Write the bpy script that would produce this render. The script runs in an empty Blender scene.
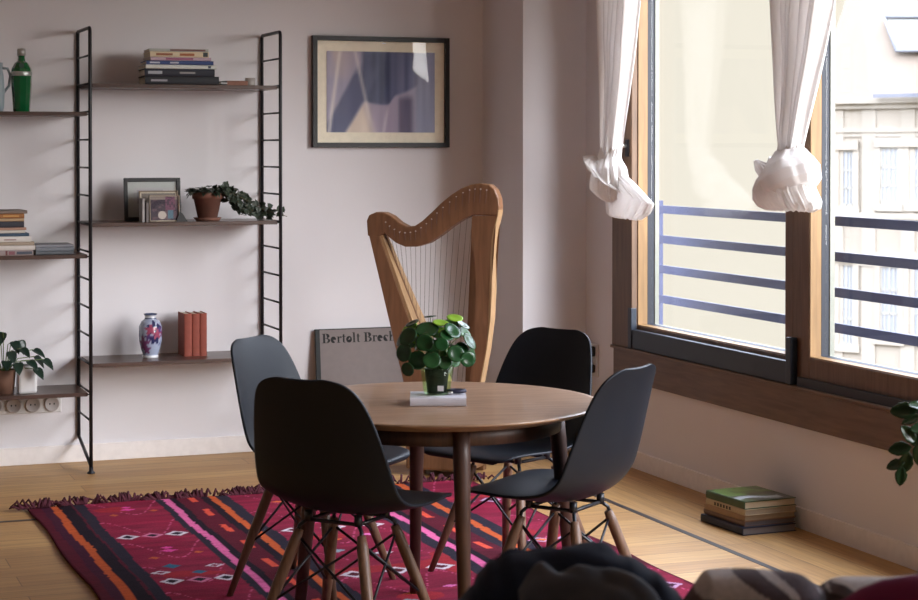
import bpy, bmesh, math, random
from mathutils import Vector, Matrix
random.seed(7)
PI = math.pi
D = bpy.data
SC = bpy.context.scene
COL = SC.collection

# ------------------------------------------------------------------ camera geometry (real metres)
F, H, CX = 1870.0, 1.5, 459.0
YAW, PIT = math.radians(20.63), math.radians(0.8)
PP = 149 + F * math.tan(PIT)
CAM = Vector((0, 0, H))

def ray(px, py):
    a = (px - CX) / F; b = -(py - PP) / F
    up = b * math.cos(PIT) - math.sin(PIT); fw = math.cos(PIT) + b * math.sin(PIT)
    return Vector((fw * math.sin(YAW) + a * math.cos(YAW), fw * math.cos(YAW) - a * math.sin(YAW), up))

def on(px, py, p0, n):
    r = ray(px, py); t = (Vector(p0) - CAM).dot(Vector(n)) / r.dot(Vector(n))
    return CAM + r * t

def lat(px, d):
    l = (px - CX) / F * d
    return (d * math.sin(YAW) + l * math.cos(YAW), d * math.cos(YAW) - l * math.sin(YAW))

# ------------------------------------------------------------------ materials
def srgb(c):
    return tuple(((v / 255) / 12.92 if v / 255 <= .04045 else ((v / 255 + .055) / 1.055) ** 2.4) for v in c) + (1,)

def newmat(name):
    m = D.materials.new(name); m.use_nodes = True
    nt = m.node_tree; nt.nodes.clear()
    out = nt.nodes.new('ShaderNodeOutputMaterial')
    b = nt.nodes.new('ShaderNodeBsdfPrincipled')
    nt.links.new(b.outputs[0], out.inputs[0])
    return m, nt, b

def mat(name, c, rough=.6, metal=0, noise=0, scale=30, bump=0, bscale=200, spec=.5, sub=0, coat=0):
    """plain procedural material: colour varied by noise, optional bump"""
    m, nt, b = newmat(name)
    L = nt.links.new
    b.inputs['Roughness'].default_value = rough
    b.inputs['Metallic'].default_value = metal
    b.inputs['Specular IOR Level'].default_value = spec
    b.inputs['Coat Weight'].default_value = coat
    tc = nt.nodes.new('ShaderNodeTexCoord')
    n = nt.nodes.new('ShaderNodeTexNoise'); n.inputs['Scale'].default_value = scale; n.inputs['Detail'].default_value = 4
    L(tc.outputs['Object'], n.inputs['Vector'])
    r = nt.nodes.new('ShaderNodeValToRGB')
    cc = srgb(c)
    k = noise if noise else .04
    r.color_ramp.elements[0].position = .3; r.color_ramp.elements[1].position = .7
    r.color_ramp.elements[0].color = tuple(max(0, v * (1 - k)) for v in cc[:3]) + (1,)
    r.color_ramp.elements[1].color = tuple(min(1, v * (1 + k)) for v in cc[:3]) + (1,)
    L(n.outputs['Fac'], r.inputs['Fac']); L(r.outputs[0], b.inputs['Base Color'])
    if bump:
        n2 = nt.nodes.new('ShaderNodeTexNoise'); n2.inputs['Scale'].default_value = bscale; n2.inputs['Detail'].default_value = 3
        L(tc.outputs['Object'], n2.inputs['Vector'])
        bp = nt.nodes.new('ShaderNodeBump'); bp.inputs['Strength'].default_value = bump; bp.inputs['Distance'].default_value = .002
        L(n2.outputs['Fac'], bp.inputs['Height']); L(bp.outputs[0], b.inputs['Normal'])
    return m

def wood(name, c1, c2, axis='X', scale=6, stretch=14, rough=.5, coat=0):
    m, nt, b = newmat(name); L = nt.links.new
    tc = nt.nodes.new('ShaderNodeTexCoord'); mp = nt.nodes.new('ShaderNodeMapping')
    s = {'X': (1, stretch, stretch), 'Y': (stretch, 1, stretch), 'Z': (stretch, stretch, 1)}[axis]
    mp.inputs['Scale'].default_value = s
    L(tc.outputs['Object'], mp.inputs['Vector'])
    n = nt.nodes.new('ShaderNodeTexNoise'); n.inputs['Scale'].default_value = scale; n.inputs['Detail'].default_value = 6
    n.inputs['Distortion'].default_value = .6
    L(mp.outputs[0], n.inputs['Vector'])
    r = nt.nodes.new('ShaderNodeValToRGB')
    r.color_ramp.elements[0].position = .3; r.color_ramp.elements[0].color = srgb(c1)
    r.color_ramp.elements[1].position = .7; r.color_ramp.elements[1].color = srgb(c2)
    L(n.outputs['Fac'], r.inputs['Fac']); L(r.outputs[0], b.inputs['Base Color'])
    b.inputs['Roughness'].default_value = rough; b.inputs['Coat Weight'].default_value = coat
    bp = nt.nodes.new('ShaderNodeBump'); bp.inputs['Strength'].default_value = .15; bp.inputs['Distance'].default_value = .001
    L(n.outputs['Fac'], bp.inputs['Height']); L(bp.outputs[0], b.inputs['Normal'])
    return m

def attrmat(name, rough=.7, bump=0, bscale=300, coat=0, spec=.5, cover=None):
    """colour comes from the mesh's own 'Col' pattern, modulated by fine noise"""
    m, nt, b = newmat(name); L = nt.links.new
    a = nt.nodes.new('ShaderNodeAttribute'); a.attribute_name = 'Col'
    tc = nt.nodes.new('ShaderNodeTexCoord')
    n = nt.nodes.new('ShaderNodeTexNoise'); n.inputs['Scale'].default_value = bscale; n.inputs['Detail'].default_value = 3
    L(tc.outputs['Object'], n.inputs['Vector'])
    mr = nt.nodes.new('ShaderNodeMapRange'); mr.inputs['From Min'].default_value = .3; mr.inputs['From Max'].default_value = .7
    mr.inputs['To Min'].default_value = 1 - bump * .35; mr.inputs['To Max'].default_value = 1 + bump * .2
    L(n.outputs['Fac'], mr.inputs['Value'])
    mx = nt.nodes.new('ShaderNodeVectorMath'); mx.operation = 'SCALE'
    L(a.outputs['Color'], mx.inputs[0]); L(mr.outputs[0], mx.inputs['Scale'])
    L(mx.outputs[0], b.inputs['Base Color'])
    b.inputs['Roughness'].default_value = rough; b.inputs['Coat Weight'].default_value = coat
    b.inputs['Specular IOR Level'].default_value = spec
    if bump:
        bp = nt.nodes.new('ShaderNodeBump'); bp.inputs['Strength'].default_value = bump; bp.inputs['Distance'].default_value = .003
        L(n.outputs['Fac'], bp.inputs['Height']); L(bp.outputs[0], b.inputs['Normal'])
    return m

def glassmat(name, tint=(1, 1, 1), refl=1.0, rough=0.0, ior=1.45):
    m = D.materials.new(name); m.use_nodes = True; nt = m.node_tree; nt.nodes.clear(); L = nt.links.new
    out = nt.nodes.new('ShaderNodeOutputMaterial'); mix = nt.nodes.new('ShaderNodeMixShader')
    t = nt.nodes.new('ShaderNodeBsdfTransparent'); t.inputs[0].default_value = (*tint, 1)
    g = nt.nodes.new('ShaderNodeBsdfGlossy'); g.inputs['Roughness'].default_value = rough
    lw = nt.nodes.new('ShaderNodeLayerWeight'); lw.inputs['Blend'].default_value = .5
    pw = nt.nodes.new('ShaderNodeMath'); pw.operation = 'POWER'; pw.inputs[1].default_value = 4.0; L(lw.outputs['Facing'], pw.inputs[0])
    mu = nt.nodes.new('ShaderNodeMath'); mu.operation = 'MULTIPLY_ADD'; mu.inputs[1].default_value = refl * .16; mu.inputs[2].default_value = refl * .02
    L(pw.outputs[0], mu.inputs[0]); L(mu.outputs[0], mix.inputs[0]); L(t.outputs[0], mix.inputs[1]); L(g.outputs[0], mix.inputs[2])
    L(mix.outputs[0], out.inputs[0])
    return m

def fabric(name, c, trans=.3, rough=.9):
    m, nt, b = newmat(name); L = nt.links.new
    out = [n for n in nt.nodes if n.type == 'OUTPUT_MATERIAL'][0]
    b.inputs['Base Color'].default_value = srgb(c); b.inputs['Roughness'].default_value = rough
    b.inputs['Specular IOR Level'].default_value = .15
    tc = nt.nodes.new('ShaderNodeTexCoord')
    n = nt.nodes.new('ShaderNodeTexNoise'); n.inputs['Scale'].default_value = 60; n.inputs['Detail'].default_value = 4
    L(tc.outputs['Object'], n.inputs['Vector'])
    bp = nt.nodes.new('ShaderNodeBump'); bp.inputs['Strength'].default_value = .2; bp.inputs['Distance'].default_value = .004
    L(n.outputs['Fac'], bp.inputs['Height']); L(bp.outputs[0], b.inputs['Normal'])
    tr = nt.nodes.new('ShaderNodeBsdfTranslucent'); tr.inputs[0].default_value = srgb(c)
    mix = nt.nodes.new('ShaderNodeMixShader'); mix.inputs[0].default_value = trans
    L(b.outputs[0], mix.inputs[1]); L(tr.outputs[0], mix.inputs[2]); L(mix.outputs[0], out.inputs[0])
    return m

WALL = mat('wall_paint', (222, 219, 223), rough=.9, noise=.02, scale=2, bump=.12, bscale=90)
WALLR = WALL
CEIL = mat('ceiling_paint', (236, 233, 231), rough=.95)
BASEB = mat('baseboard_paint', (234, 228, 226), rough=.55)
STEEL = mat('black_steel', (30, 30, 36), rough=.4, metal=.2)
SHELFWOOD = wood('shelf_walnut', (60, 42, 36), (84, 60, 50), 'X', 5, 16, rough=.38, coat=.2)
TABLEWOOD = wood('table_oak', (122, 93, 72), (158, 125, 98), 'X', 4, 12, rough=.42, coat=.15)
TABLELEG = wood('table_leg_wood', (58, 38, 32), (76, 50, 42), 'Z', 6, 14, rough=.5)
CHAIRLEG = wood('chair_leg_wood', (92, 66, 50), (120, 88, 68), 'Z', 8, 14, rough=.5)
WINWOOD = wood('window_wood_lit', (122, 92, 56), (146, 112, 70), 'Z', 4, 12, rough=.5)  # reveal faces turned to the daylight, painted as a lighter tone
WINWOODY = wood('window_wood_lit_long', (150, 108, 68), (182, 136, 88), 'Y', 4, 12, rough=.5)
FRAMEWOOD = wood('window_wood_shaded', (86, 63, 46), (110, 83, 62), 'Z', 5, 12, rough=.5)  # same wood on the room side, its shade painted as darker brown
FRAMEWOODY = wood('window_wood_shaded_long', (86, 63, 46), (110, 83, 62), 'Y', 5, 12, rough=.5)
HARPWOOD = wood('harp_wood', (114, 80, 56), (138, 99, 71), 'Z', 5, 10, rough=.4, coat=.25)
HARPLIGHT = wood('harp_soundboard_wood', (158, 126, 92), (182, 148, 110), 'Z', 5, 12, rough=.4, coat=.2)
PLASTIC = mat('black_plastic', (19, 24, 33), rough=.48, spec=.28, bump=.05, bscale=500)
RUBBER = mat('gasket_rubber', (36, 40, 50), rough=.6)
ANTHRA = mat('anthracite_metal', (40, 48, 60), rough=.45, metal=.3)
RAILM = mat('railing_metal', (56, 64, 94), rough=.6)
CHROME = mat('brushed_nickel', (190, 188, 182), rough=.3, metal=.9)
PANE = glassmat('window_glass', (1, 1, 1), 1.0)
CURTAIN = fabric('white_curtain', (244, 241, 239), .36)
TERRA = mat('terracotta', (108, 70, 57), rough=.85, noise=.12, scale=20, bump=.2, bscale=80)
SOIL = mat('soil', (40, 30, 24), rough=1, noise=.4, scale=60, bump=.8, bscale=60)
LEAFD = mat('ivy_leaf', (42, 52, 40), rough=.5, noise=.3, scale=40)
LEAFP = mat('pilea_leaf', (28, 68, 34), rough=.22, noise=.3, scale=25)
LEAFL = mat('pilea_young_leaf', (130, 172, 50), rough=.4, noise=.15, scale=25)
LEAFPO = mat('pothos_leaf', (26, 46, 36), rough=.35, noise=.25, scale=20)
LEAFZ = mat('glossy_leaf', (38, 62, 36), rough=.22, noise=.2, scale=20)
STEM = mat('stem_green', (96, 118, 60), rough=.6)
WHITE = mat('white_ceramic', (214, 212, 212), rough=.3)
PAPER = mat('paper_pages', (206, 196, 178), rough=.9, noise=.1, scale=120)
BLACKP = mat('black_paint', (17, 17, 22), rough=.45)
REDC = mat('red_book_cloth', (136, 66, 52), rough=.75, noise=.08)
SOFA = mat('dark_sofa_fabric', (40, 42, 50), rough=.95, bump=.3, bscale=250)
JACKET = mat('dark_coat_cloth', (30, 37, 56), rough=.85, bump=.3, bscale=160, spec=.2)
LINING = mat('grey_coat_lining', (86, 88, 98), rough=.9, noise=.35, scale=9)
MAGENTA = mat('magenta_cushion_cloth', (132, 38, 88), rough=.9, bump=.2)

# ------------------------------------------------------------------ mesh helpers
def link(name, bm, m, parent=None, smooth=False, bevel=0, loc=None):
    me = D.meshes.new(name); 
    bmesh.ops.recalc_face_normals(bm, faces=bm.faces)
    bm.to_mesh(me); bm.free()
    o = D.objects.new(name, me); COL.objects.link(o)
    for mm in (m if isinstance(m, (list, tuple)) else [m]): me.materials.append(mm)
    if smooth:
        for p in me.polygons: p.use_smooth = True
    if bevel:
        bv = o.modifiers.new('b', 'BEVEL'); bv.width = bevel; bv.segments = 2; bv.limit_method = 'ANGLE'; bv.angle_limit = .6
    if parent is not None: o.parent = parent
    if loc is not None: o.location = loc
    return o

def tag(o, label, cat, group=None, kind=None):
    o['label'] = label; o['category'] = cat
    if group: o['group'] = group
    if kind: o['kind'] = kind
    return o

def struct(o, label=None):
    o['kind'] = 'structure'
    if label: o['label'] = label
    return o

def empty(name, loc=(0, 0, 0), rz=0, label=None, cat=None, group=None):
    o = D.objects.new(name, None); COL.objects.link(o); o.empty_display_size = .1
    o.location = loc; o.rotation_euler = (0, 0, rz)
    if label: tag(o, label, cat, group)
    return o

def copy_tree(o, parent=None):
    c = o.copy(); COL.objects.link(c)
    if parent is not None: c.parent = parent
    for ch in list(o.children): copy_tree(ch, c)
    return c

def box(bm, x0, x1, y0, y1, z0, z1, mi=0):
    v = [bm.verts.new((x, y, z)) for x in (x0, x1) for y in (y0, y1) for z in (z0, z1)]
    for q in ((0, 1, 3, 2), (4, 6, 7, 5), (0, 4, 5, 1), (2, 3, 7, 6), (0, 2, 6, 4), (1, 5, 7, 3)):
        f = bm.faces.new([v[i] for i in q]); f.material_index = mi
    return v

def boxm(*a):
    bm = bmesh.new(); box(bm, *a); return bm

def tube(bm, pts, r, seg=8, caps=True, mi=0, smooth=True):
    """tube through points; r scalar or list"""
    pts = [Vector(p) for p in pts]; n = len(pts)
    rr = r if isinstance(r, (list, tuple)) else [r] * n
    rings = []; up = None
    for i, p in enumerate(pts):
        t = (pts[min(i + 1, n - 1)] - pts[max(i - 1, 0)]).normalized()
        if up is None:
            up = Vector((0, 0, 1)) if abs(t.z) < .9 else Vector((1, 0, 0))
        a = t.cross(up).normalized(); b = a.cross(t).normalized(); up = b
        rings.append([bm.verts.new(p + (a * math.cos(2 * PI * k / seg) + b * math.sin(2 * PI * k / seg)) * rr[i]) for k in range(seg)])
    for i in range(n - 1):
        for k in range(seg):
            f = bm.faces.new((rings[i][k], rings[i][(k + 1) % seg], rings[i + 1][(k + 1) % seg], rings[i + 1][k])); f.smooth = smooth; f.material_index = mi
    if caps:
        for rg in (rings[0], rings[-1]):
            f = bm.faces.new(rg); f.material_index = mi
    return rings

def lathe(bm, prof, seg=32, c=(0, 0, 0), mi=0):
    rings = []
    for r, z in prof:
        if r < 1e-5: rings.append([bm.verts.new((c[0], c[1], c[2] + z))])
        else: rings.append([bm.verts.new((c[0] + r * math.cos(2 * PI * k / seg), c[1] + r * math.sin(2 * PI * k / seg), c[2] + z)) for k in range(seg)])
    for a, b in zip(rings, rings[1:]):
        for k in range(seg):
            k2 = (k + 1) % seg
            if len(a) == 1 and len(b) == 1: continue
            if len(a) == 1: f = bm.faces.new((a[0], b[k], b[k2]))
            elif len(b) == 1: f = bm.faces.new((a[k], b[0], a[k2]))
            else: f = bm.faces.new((a[k], b[k], b[k2], a[k2]))
            f.smooth = True; f.material_index = mi
    return rings

def prism(bm, pts, off, mi=0):
    """extrude closed polygon (list of Vectors) by vector off"""
    a = [bm.verts.new(p) for p in pts]; b = [bm.verts.new(Vector(p) + Vector(off)) for p in pts]
    n = len(pts)
    f1 = bm.faces.new(a); f2 = bm.faces.new(list(reversed(b)))
    for i in range(n): bm.faces.new((a[i], b[i], b[(i + 1) % n], a[(i + 1) % n]))
    bmesh.ops.triangulate(bm, faces=[f1, f2])

def setcol(o, fn):
    """fn(local co) -> sRGB tuple; stores the surface's own pattern"""
    me = o.data
    ca = me.color_attributes.new('Col', 'FLOAT_COLOR', 'POINT')
    for i, v in enumerate(me.vertices): ca.data[i].color = srgb(fn(v.co))

def grid(bm, nx, ny, fn):
    vs = [[bm.verts.new(fn(i / nx, j / ny)) for i in range(nx + 1)] for j in range(ny + 1)]
    for j in range(ny):
        for i in range(nx):
            f = bm.faces.new((vs[j][i], vs[j][i + 1], vs[j + 1][i + 1], vs[j + 1][i])); f.smooth = True
    return vs

def h2(a, b=0, c=0):
    v = math.sin(a * 12.9898 + b * 78.233 + c * 37.719) * 43758.5453
    return v - math.floor(v)

def vnoise(x, y):
    xi, yi = math.floor(x), math.floor(y); fx, fy = x - xi, y - yi
    fx = fx * fx * (3 - 2 * fx); fy = fy * fy * (3 - 2 * fy)
    a = h2(xi, yi) * (1 - fx) + h2(xi + 1, yi) * fx; b = h2(xi, yi + 1) * (1 - fx) + h2(xi + 1, yi + 1) * fx
    return a * (1 - fy) + b * fy

# ------------------------------------------------------------------ room shell
YB, XR, XL, YR, ZC = 9.03, 3.87, -2.2, -2.0, 2.9
XJ, YJ = 3.53, 8.485       # pier in the corner
T = .2
WY0, WY1, WZ0, WZ1 = 2.2, 8.12, .56, 2.62

def floor_mat():
    m, nt, b = newmat('oak_floorboards'); L = nt.links.new; N = nt.nodes.new
    tc = N('ShaderNodeTexCoord'); sp = N('ShaderNodeSeparateXYZ'); L(tc.outputs['Object'], sp.inputs[0])
    gx = N('ShaderNodeMath'); gx.operation = 'GREATER_THAN'; gx.inputs[1].default_value = 3.405; L(sp.outputs['X'], gx.inputs[0])
    sw = N('ShaderNodeCombineXYZ'); L(sp.outputs['Y'], sw.inputs['X']); L(sp.outputs['X'], sw.inputs['Y'])
    mv = N('ShaderNodeMix'); mv.data_type = 'VECTOR'; L(gx.outputs[0], mv.inputs['Factor'])
    L(tc.outputs['Object'], mv.inputs[4]); L(sw.outputs[0], mv.inputs[5])
    V = mv.outputs[1]
    br = N('ShaderNodeTexBrick'); br.inputs['Scale'].default_value = 1; br.inputs['Mortar Size'].default_value = .0012
    br.inputs['Brick Width'].default_value = 1.35; br.inputs['Row Height'].default_value = .155; br.offset = .37
    br.inputs['Color1'].default_value = srgb((202, 160, 102)); br.inputs['Color2'].default_value = srgb((180, 137, 84))
    br.inputs['Mortar'].default_value = srgb((96, 66, 42)); br.inputs['Bias'].default_value = .1
    L(V, br.inputs['Vector'])
    mp = N('ShaderNodeMapping'); mp.inputs['Scale'].default_value = (1.2, 22, 1); L(V, mp.inputs['Vector'])
    n = N('ShaderNodeTexNoise'); n.inputs['Scale'].default_value = 2.2; n.inputs['Detail'].default_value = 7; n.inputs['Distortion'].default_value = .8
    L(mp.outputs[0], n.inputs['Vector'])
    r = N('ShaderNodeValToRGB'); r.color_ramp.elements[0].position = .3; r.color_ramp.elements[1].position = .72
    r.color_ramp.elements[0].color = (.62, .58, .55, 1); r.color_ramp.elements[1].color = (1.1, 1.08, 1.05, 1)
    L(n.outputs['Fac'], r.inputs['Fac'])
    mx = N('ShaderNodeMix'); mx.data_type = 'RGBA'; mx.blend_type = 'MULTIPLY'; mx.inputs['Factor'].default_value = .8
    L(br.outputs['Color'], mx.inputs[6]); L(r.outputs[0], mx.inputs[7]); L(mx.outputs[2], b.inputs['Base Color'])
    b.inputs['Roughness'].default_value = .5
    bp = N('ShaderNodeBump'); bp.inputs['Strength'].default_value = .2; bp.inputs['Distance'].default_value = .002
    L(br.outputs['Fac'], bp.inputs['Height']); bp.invert = True; L(bp.outputs[0], b.inputs['Normal'])
    return m

struct(link('floor', boxm(XL - T, XR + T, YR - T, YB + T, -.1, 0), floor_mat()))
struct(link('ceiling', boxm(XL - T, XR + T, YR - T, YB + T, ZC, ZC + .1), CEIL))
struct(link('wall_back', boxm(XL - T, XJ, YB, YB + T, 0, ZC), WALL))
struct(link('wall_pier', boxm(XJ, XR + T, YJ, YB + T, 0, ZC), WALL))
struct(link('wall_left', boxm(XL - T, XL, YR, YB, 0, ZC), WALL))
struct(link('wall_rear', boxm(XL - T, XR + T, YR - T, YR, 0, ZC), WALL))
bm = bmesh.new()
box(bm, XR, XR + T, YR, YJ, 0, WZ0 - .02); box(bm, XR, XR + T, YR, YJ, WZ1, ZC)
box(bm, XR, XR + T, WY1, YJ, WZ0 - .02, WZ1); box(bm, XR, XR + T, YR, WY0, WZ0 - .02, WZ1)
struct(link('wall_right', bm, WALLR))
struct(link('baseboard_back', boxm(XL, XJ, YB - .014, YB, 0, .083), BASEB, bevel=.002))
struct(link('baseboard_pier', boxm(XJ - .014, XJ, YJ, YB - .014, 0, .083), BASEB))
struct(link('baseboard_front', boxm(XJ - .014, XR - .014, YJ - .014, YJ, 0, .083), BASEB))
struct(link('baseboard_right', boxm(XR - .014, XR, YR, YJ - .0, 0, .083), BASEB, bevel=.002))
bm = bmesh.new(); box(bm, 3.385, 3.412, YR + .4, 7.68, -.002, .0012); box(bm, XL + .4, 3.412, 7.655, 7.682, -.002, .0012)
struct(link('trim_1', bm, mat('floor_inlay_wenge', (52, 42, 40), rough=.5)), 'dark inlay strip bordering the oak floor')
# window apron / sill board
struct(link('trim_2', boxm(3.84, XR + .02, WY0, 8.105, .405, .550), FRAMEWOODY, bevel=.003))
struct(link('trim_3', boxm(3.832, XR + T, WY0, 8.125, .550, .564), FRAMEWOODY, bevel=.003))

# windows -----------------------------------------------------------
def ring(bm, xa, xb, y0, y1, z0, z1, w, wb=None, wt=None):
    wb = wb or w; wt = wt or w
    box(bm, xa, xb, y0, y0 + w, z0, z1); box(bm, xa, xb, y1 - w, y1, z0, z1)
    box(bm, xa, xb, y0 + w, y1 - w, z0, z0 + wb); box(bm, xa, xb, y0 + w, y1 - w, z1 - wt, z1)

def make_window(name, y0, y1, z0, z1, xf, left_post):
    w = struct(empty(name, (xf, y1, z0)))
    w['label'] = left_post
    bm = bmesh.new(); ring(bm, 0, .055, y0 - y1, 0, 0, z1 - z0, .062, .085, .06)
    s = link('sash', bm, FRAMEWOOD, w, bevel=.003)
    bm = bmesh.new(); ring(bm, .004, .052, y0 - y1 + .0625, -.0625, .0855, z1 - z0 - .0605, .004, .004, .004)
    link('sash_rebate', bm, WINWOOD, w)
    bm = bmesh.new(); ring(bm, .053, .088, y0 - y1 + .062, -.062, .085, z1 - z0 - .06, .005, .005, .005)
    link('gasket', bm, RUBBER, w)
    bm = bmesh.new(); ring(bm, .089, .11, y0 - y1 + .05, -.05, .075, z1 - z0 - .05, .022, .014, .022)
    link('outer_frame', bm, mat('outer_frame_sealed', (132, 134, 124), rough=.5), w)
    link('glass', boxm(.070, .076, y0 - y1 + .068, -.068, .092, z1 - z0 - .066), PANE, w)
    return w
w1 = make_window('window_1', 6.509, 7.981, .585, WZ1, 3.875, 'tall wood framed window on the left, seen past the knotted curtain')
w2 = make_window('window_2', 3.95, 6.428, .596, WZ1, 3.862, 'wide wood framed window on the right with a pale facade outside')
w3 = make_window('window_3', WY0 + .03, 3.93, .60, WZ1, 3.862, 'wood framed window nearest the camera')
# outer frame left post + handle
bm = bmesh.new(); box(bm, 3.84, 3.869, 7.906, WY1, WZ0 + .005, WZ1); box(bm, 3.869, 4.0, 7.984, WY1, WZ0 + .005, WZ1); box(bm, 3.872, 4.0, 6.432, 6.505, WZ0 + .005, WZ1)
box(bm, 3.9, 4.0, WY0, 6.43, WZ0 + .005, WZ0 + .040)
struct(link('trim_4', bm, FRAMEWOOD, bevel=.003), 'brown wooden frame posts of the window')
bm = bmesh.new(); box(bm, 3.846, 3.90, 3.3, 6.43, WZ0 + .005, WZ0 + .04)
struct(link('trim_5', bm, RUBBER), 'black sliding track under the right window')
hd = empty('handle', (-.040, -.035, .93)); hd.parent = w1
hd2 = bmesh.new(); box(hd2, -.004, .006, -.016, .016, -.05, .03)
link('rosette', hd2, STEEL, hd, bevel=.003)
bm = bmesh.new(); tube(bm, [(0, 0, 0), (-.045, .0, 0), (-.052, .004, -.004), (-.052, -.035, -.085)], [.009, .009, .009, .010], 8)
link('lever', bm, CHROME, hd)
# dark metal guard profile in front of the left sash bottom
g = bmesh.new()
box(g, 3.842, 3.868, 6.50, 7.935, .5645, .655); box(g, 3.836, 3.868, 7.905, 7.94, .5645, .755); box(g, 3.836, 3.868, 6.462, 6.50, .5645, .752)
gp = link('trim_6', g, ANTHRA, bevel=.004); struct(gp, 'anthracite metal profile along the bottom of the left window')

# railing outside ---------------------------------------------------
def railing(y0, y1, label):
    r = empty('balcony_railing', (4.27, (y0 + y1) / 2, .6), 0, label, 'railing', 'flat bar railings outside the windows')
    hy = (y1 - y0) / 2
    for k in range(4):
        z = .145 + k * .1505
        link('rail', boxm(-.006, .006, -hy, hy, z - .02, z + .02), RAILM, r)
    for y in (-hy, hy - .03):
        link('bracket', boxm(-.0, .02, y, y + .03, -.02, .64), RAILM, r)
    for y in (-hy, hy - .03):
        link('wall_anchor', boxm(-.03, 0, y, y + .03, .06, .09), RAILM, r)
railing(7.05, 8.50, 'blue grey flat bar railing outside the left window')
railing(3.9, 6.98, 'blue grey flat bar railing outside the right window')

# ------------------------------------------------------------------ building across the street
EA = math.radians(-29.8); e = Vector((math.sin(EA), math.cos(EA), 0)); nB = Vector((-math.cos(EA), math.sin(EA), 0))
QX, QY = lat(870, 50); Q = Vector((QX, QY, 0))
def fac(px, py):
    p = on(px, py, Q, nB); return ((p - Q).dot(e), p.z)
rzB = math.atan2(e.y, e.x)
B = empty('apartment_building', (Q.x, Q.y, -12), rzB, 'pale stone facade across the street seen through the right window', 'building')
# local x along facade (away-left), local -y? compute side facing camera
side = 1 if Vector((-math.sin(rzB), math.cos(rzB), 0)).dot(nB) > 0 else -1
def fbox(bm, s0, s1, d0, d1, z0, z1): box(bm, min(s0, s1), max(s0, s1), min(side * d0, side * d1), max(side * d0, side * d1), z0 + 12, z1 + 12)
FW = mat('facade_stone', (146, 136, 123), rough=.95, noise=.05, scale=1.2, bump=.2, bscale=3)  # distance haze put into the pale, low contrast facade colours
FT = mat('facade_trim_stone', (148, 139, 127), rough=.95)
FG = mat('facade_window_glass', (140, 142, 148), rough=.4)
FR = mat('facade_roof_tiles', (112, 100, 88), rough=.95, noise=.03, scale=4)
FM = mat('facade_window_frames', (150, 146, 138), rough=.8)
FD = mat('roof_lead_flashing', (104, 106, 116), rough=.8)
zc = fac(885, 98)[1]
sL = fac(812, 150)[0]
bm = bmesh.new(); fbox(bm, sL, -22, -8, 0, -12, zc); link('wall', bm, FW, B)
bm = bmesh.new()
a, b_ = sL + 0, -22
pts = [(a, 0, zc), (b_, 0, zc), (b_, -5, zc + 7.5), (a, -5, zc + 7.5)]
vs = [bm.verts.new((s, side * d, z + 12)) for s, d, z in pts]; bm.faces.new(vs)
vs2 = [bm.verts.new((s, side * (d - .3), z + 12)) for s, d, z in pts]; bm.faces.new(vs2)
for i in range(4): bm.faces.new((vs[i], vs[(i + 1) % 4], vs2[(i + 1) % 4], vs2[i]))
link('roof', bm, FR, B)
for zz, pr, hh in ((zc, .2, .14), (fac(850, 212)[1], .10, .16), (fac(850, 255)[1], .12, .14), (fac(850, 372)[1], .12, .2), (fac(850, 128)[1], .06, .12)):
    bm = bmesh.new(); fbox(bm, sL, -22, 0, pr, zz - hh, zz); fbox(bm, sL, -22, 0, pr * .5, zz - hh * 2, zz - hh); link('cornice', bm, FT, B)
bm = bmesh.new(); fbox(bm, fac(880, 98)[0], -22, .3, .42, zc, zc + .1); link('gutter', bm, FD, B)
def fwin(px0, px1, py0, py1, arch=False):
    s0, z1 = fac(px0, py0); s1, z0 = fac(px1, py1)
    bm = bmesh.new(); sa, sb = min(s0, s1), max(s0, s1)
    fbox(bm, sa - .18, sb + .18, 0, .08, z0 - .2, z0); fbox(bm, sa - .16, sa, 0, .07, z0, z1 + .2)
    fbox(bm, sb, sb + .16, 0, .07, z0, z1 + .2); fbox(bm, sa - .16, sb + .16, 0, .1, z1, z1 + .25)
    w = link('window', bm, FT, B)
    bm = bmesh.new(); fbox(bm, sa, sb, 0, .012, z0, z1); link('pane', bm, FG, w)
    bm = bmesh.new(); t = .05; sm = (sa + sb) / 2
    for x in (sa, sm - t / 2, sb - t): fbox(bm, x, x + t, .012, .035, z0, z1)
    for x in ((sa + sm) / 2, (sb + sm) / 2): fbox(bm, x - .015, x + .015, .012, .03, z0, z1)
    for q in (z0, z0 + (z1 - z0) * .3, z0 + (z1 - z0) * .62, z1 - t): fbox(bm, sa, sb, .012, .035, q, q + t)
    link('window_frame', bm, FM, w)
for px in (881, 910, 939, 968, 1000, 1040): fwin(px, px + 18, 147, 204); fwin(px, px + 18, 262, 338)
for px in (840,): fwin(px, px + 14, 150, 206); fwin(px, px + 14, 262, 345)
for px in (834, 866, 905):
    bm = bmesh.new(); s0 = fac(px, 150)[0]; fbox(bm, s0 - .3, s0 + .1, 0, .04, -12, zc - .3); link('pilaster', bm, FT, B)
# skylight
def roofpt(px, py):
    nR = Vector((nB.x * 7.5, nB.y * 7.5, 5)).normalized(); p = on(px, py, Q + Vector((0, 0, zc)) + nR * .02, nR)
    q = p - Q; return Vector((q.dot(e) * 1, q.dot(nB) * side, p.z + 12)), nR
bm = bmesh.new()
c4 = [roofpt(*p)[0] for p in ((886, 20), (946, 20), (950, 54), (898, 54))]
lo = Vector((0, side * .12, .08))
for i in range(4):
    a, b_ = c4[i], c4[(i + 1) % 4]
    tube(bm, [a + lo, b_ + lo], .045, 6)
link('skylight', bm, FD, B)
bm = bmesh.new(); prism(bm, [c + lo * .5 for c in c4], lo * .3); link('skylight_pane', bm, mat('skylight_glass', (100, 99, 93), rough=.3), B)

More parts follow.
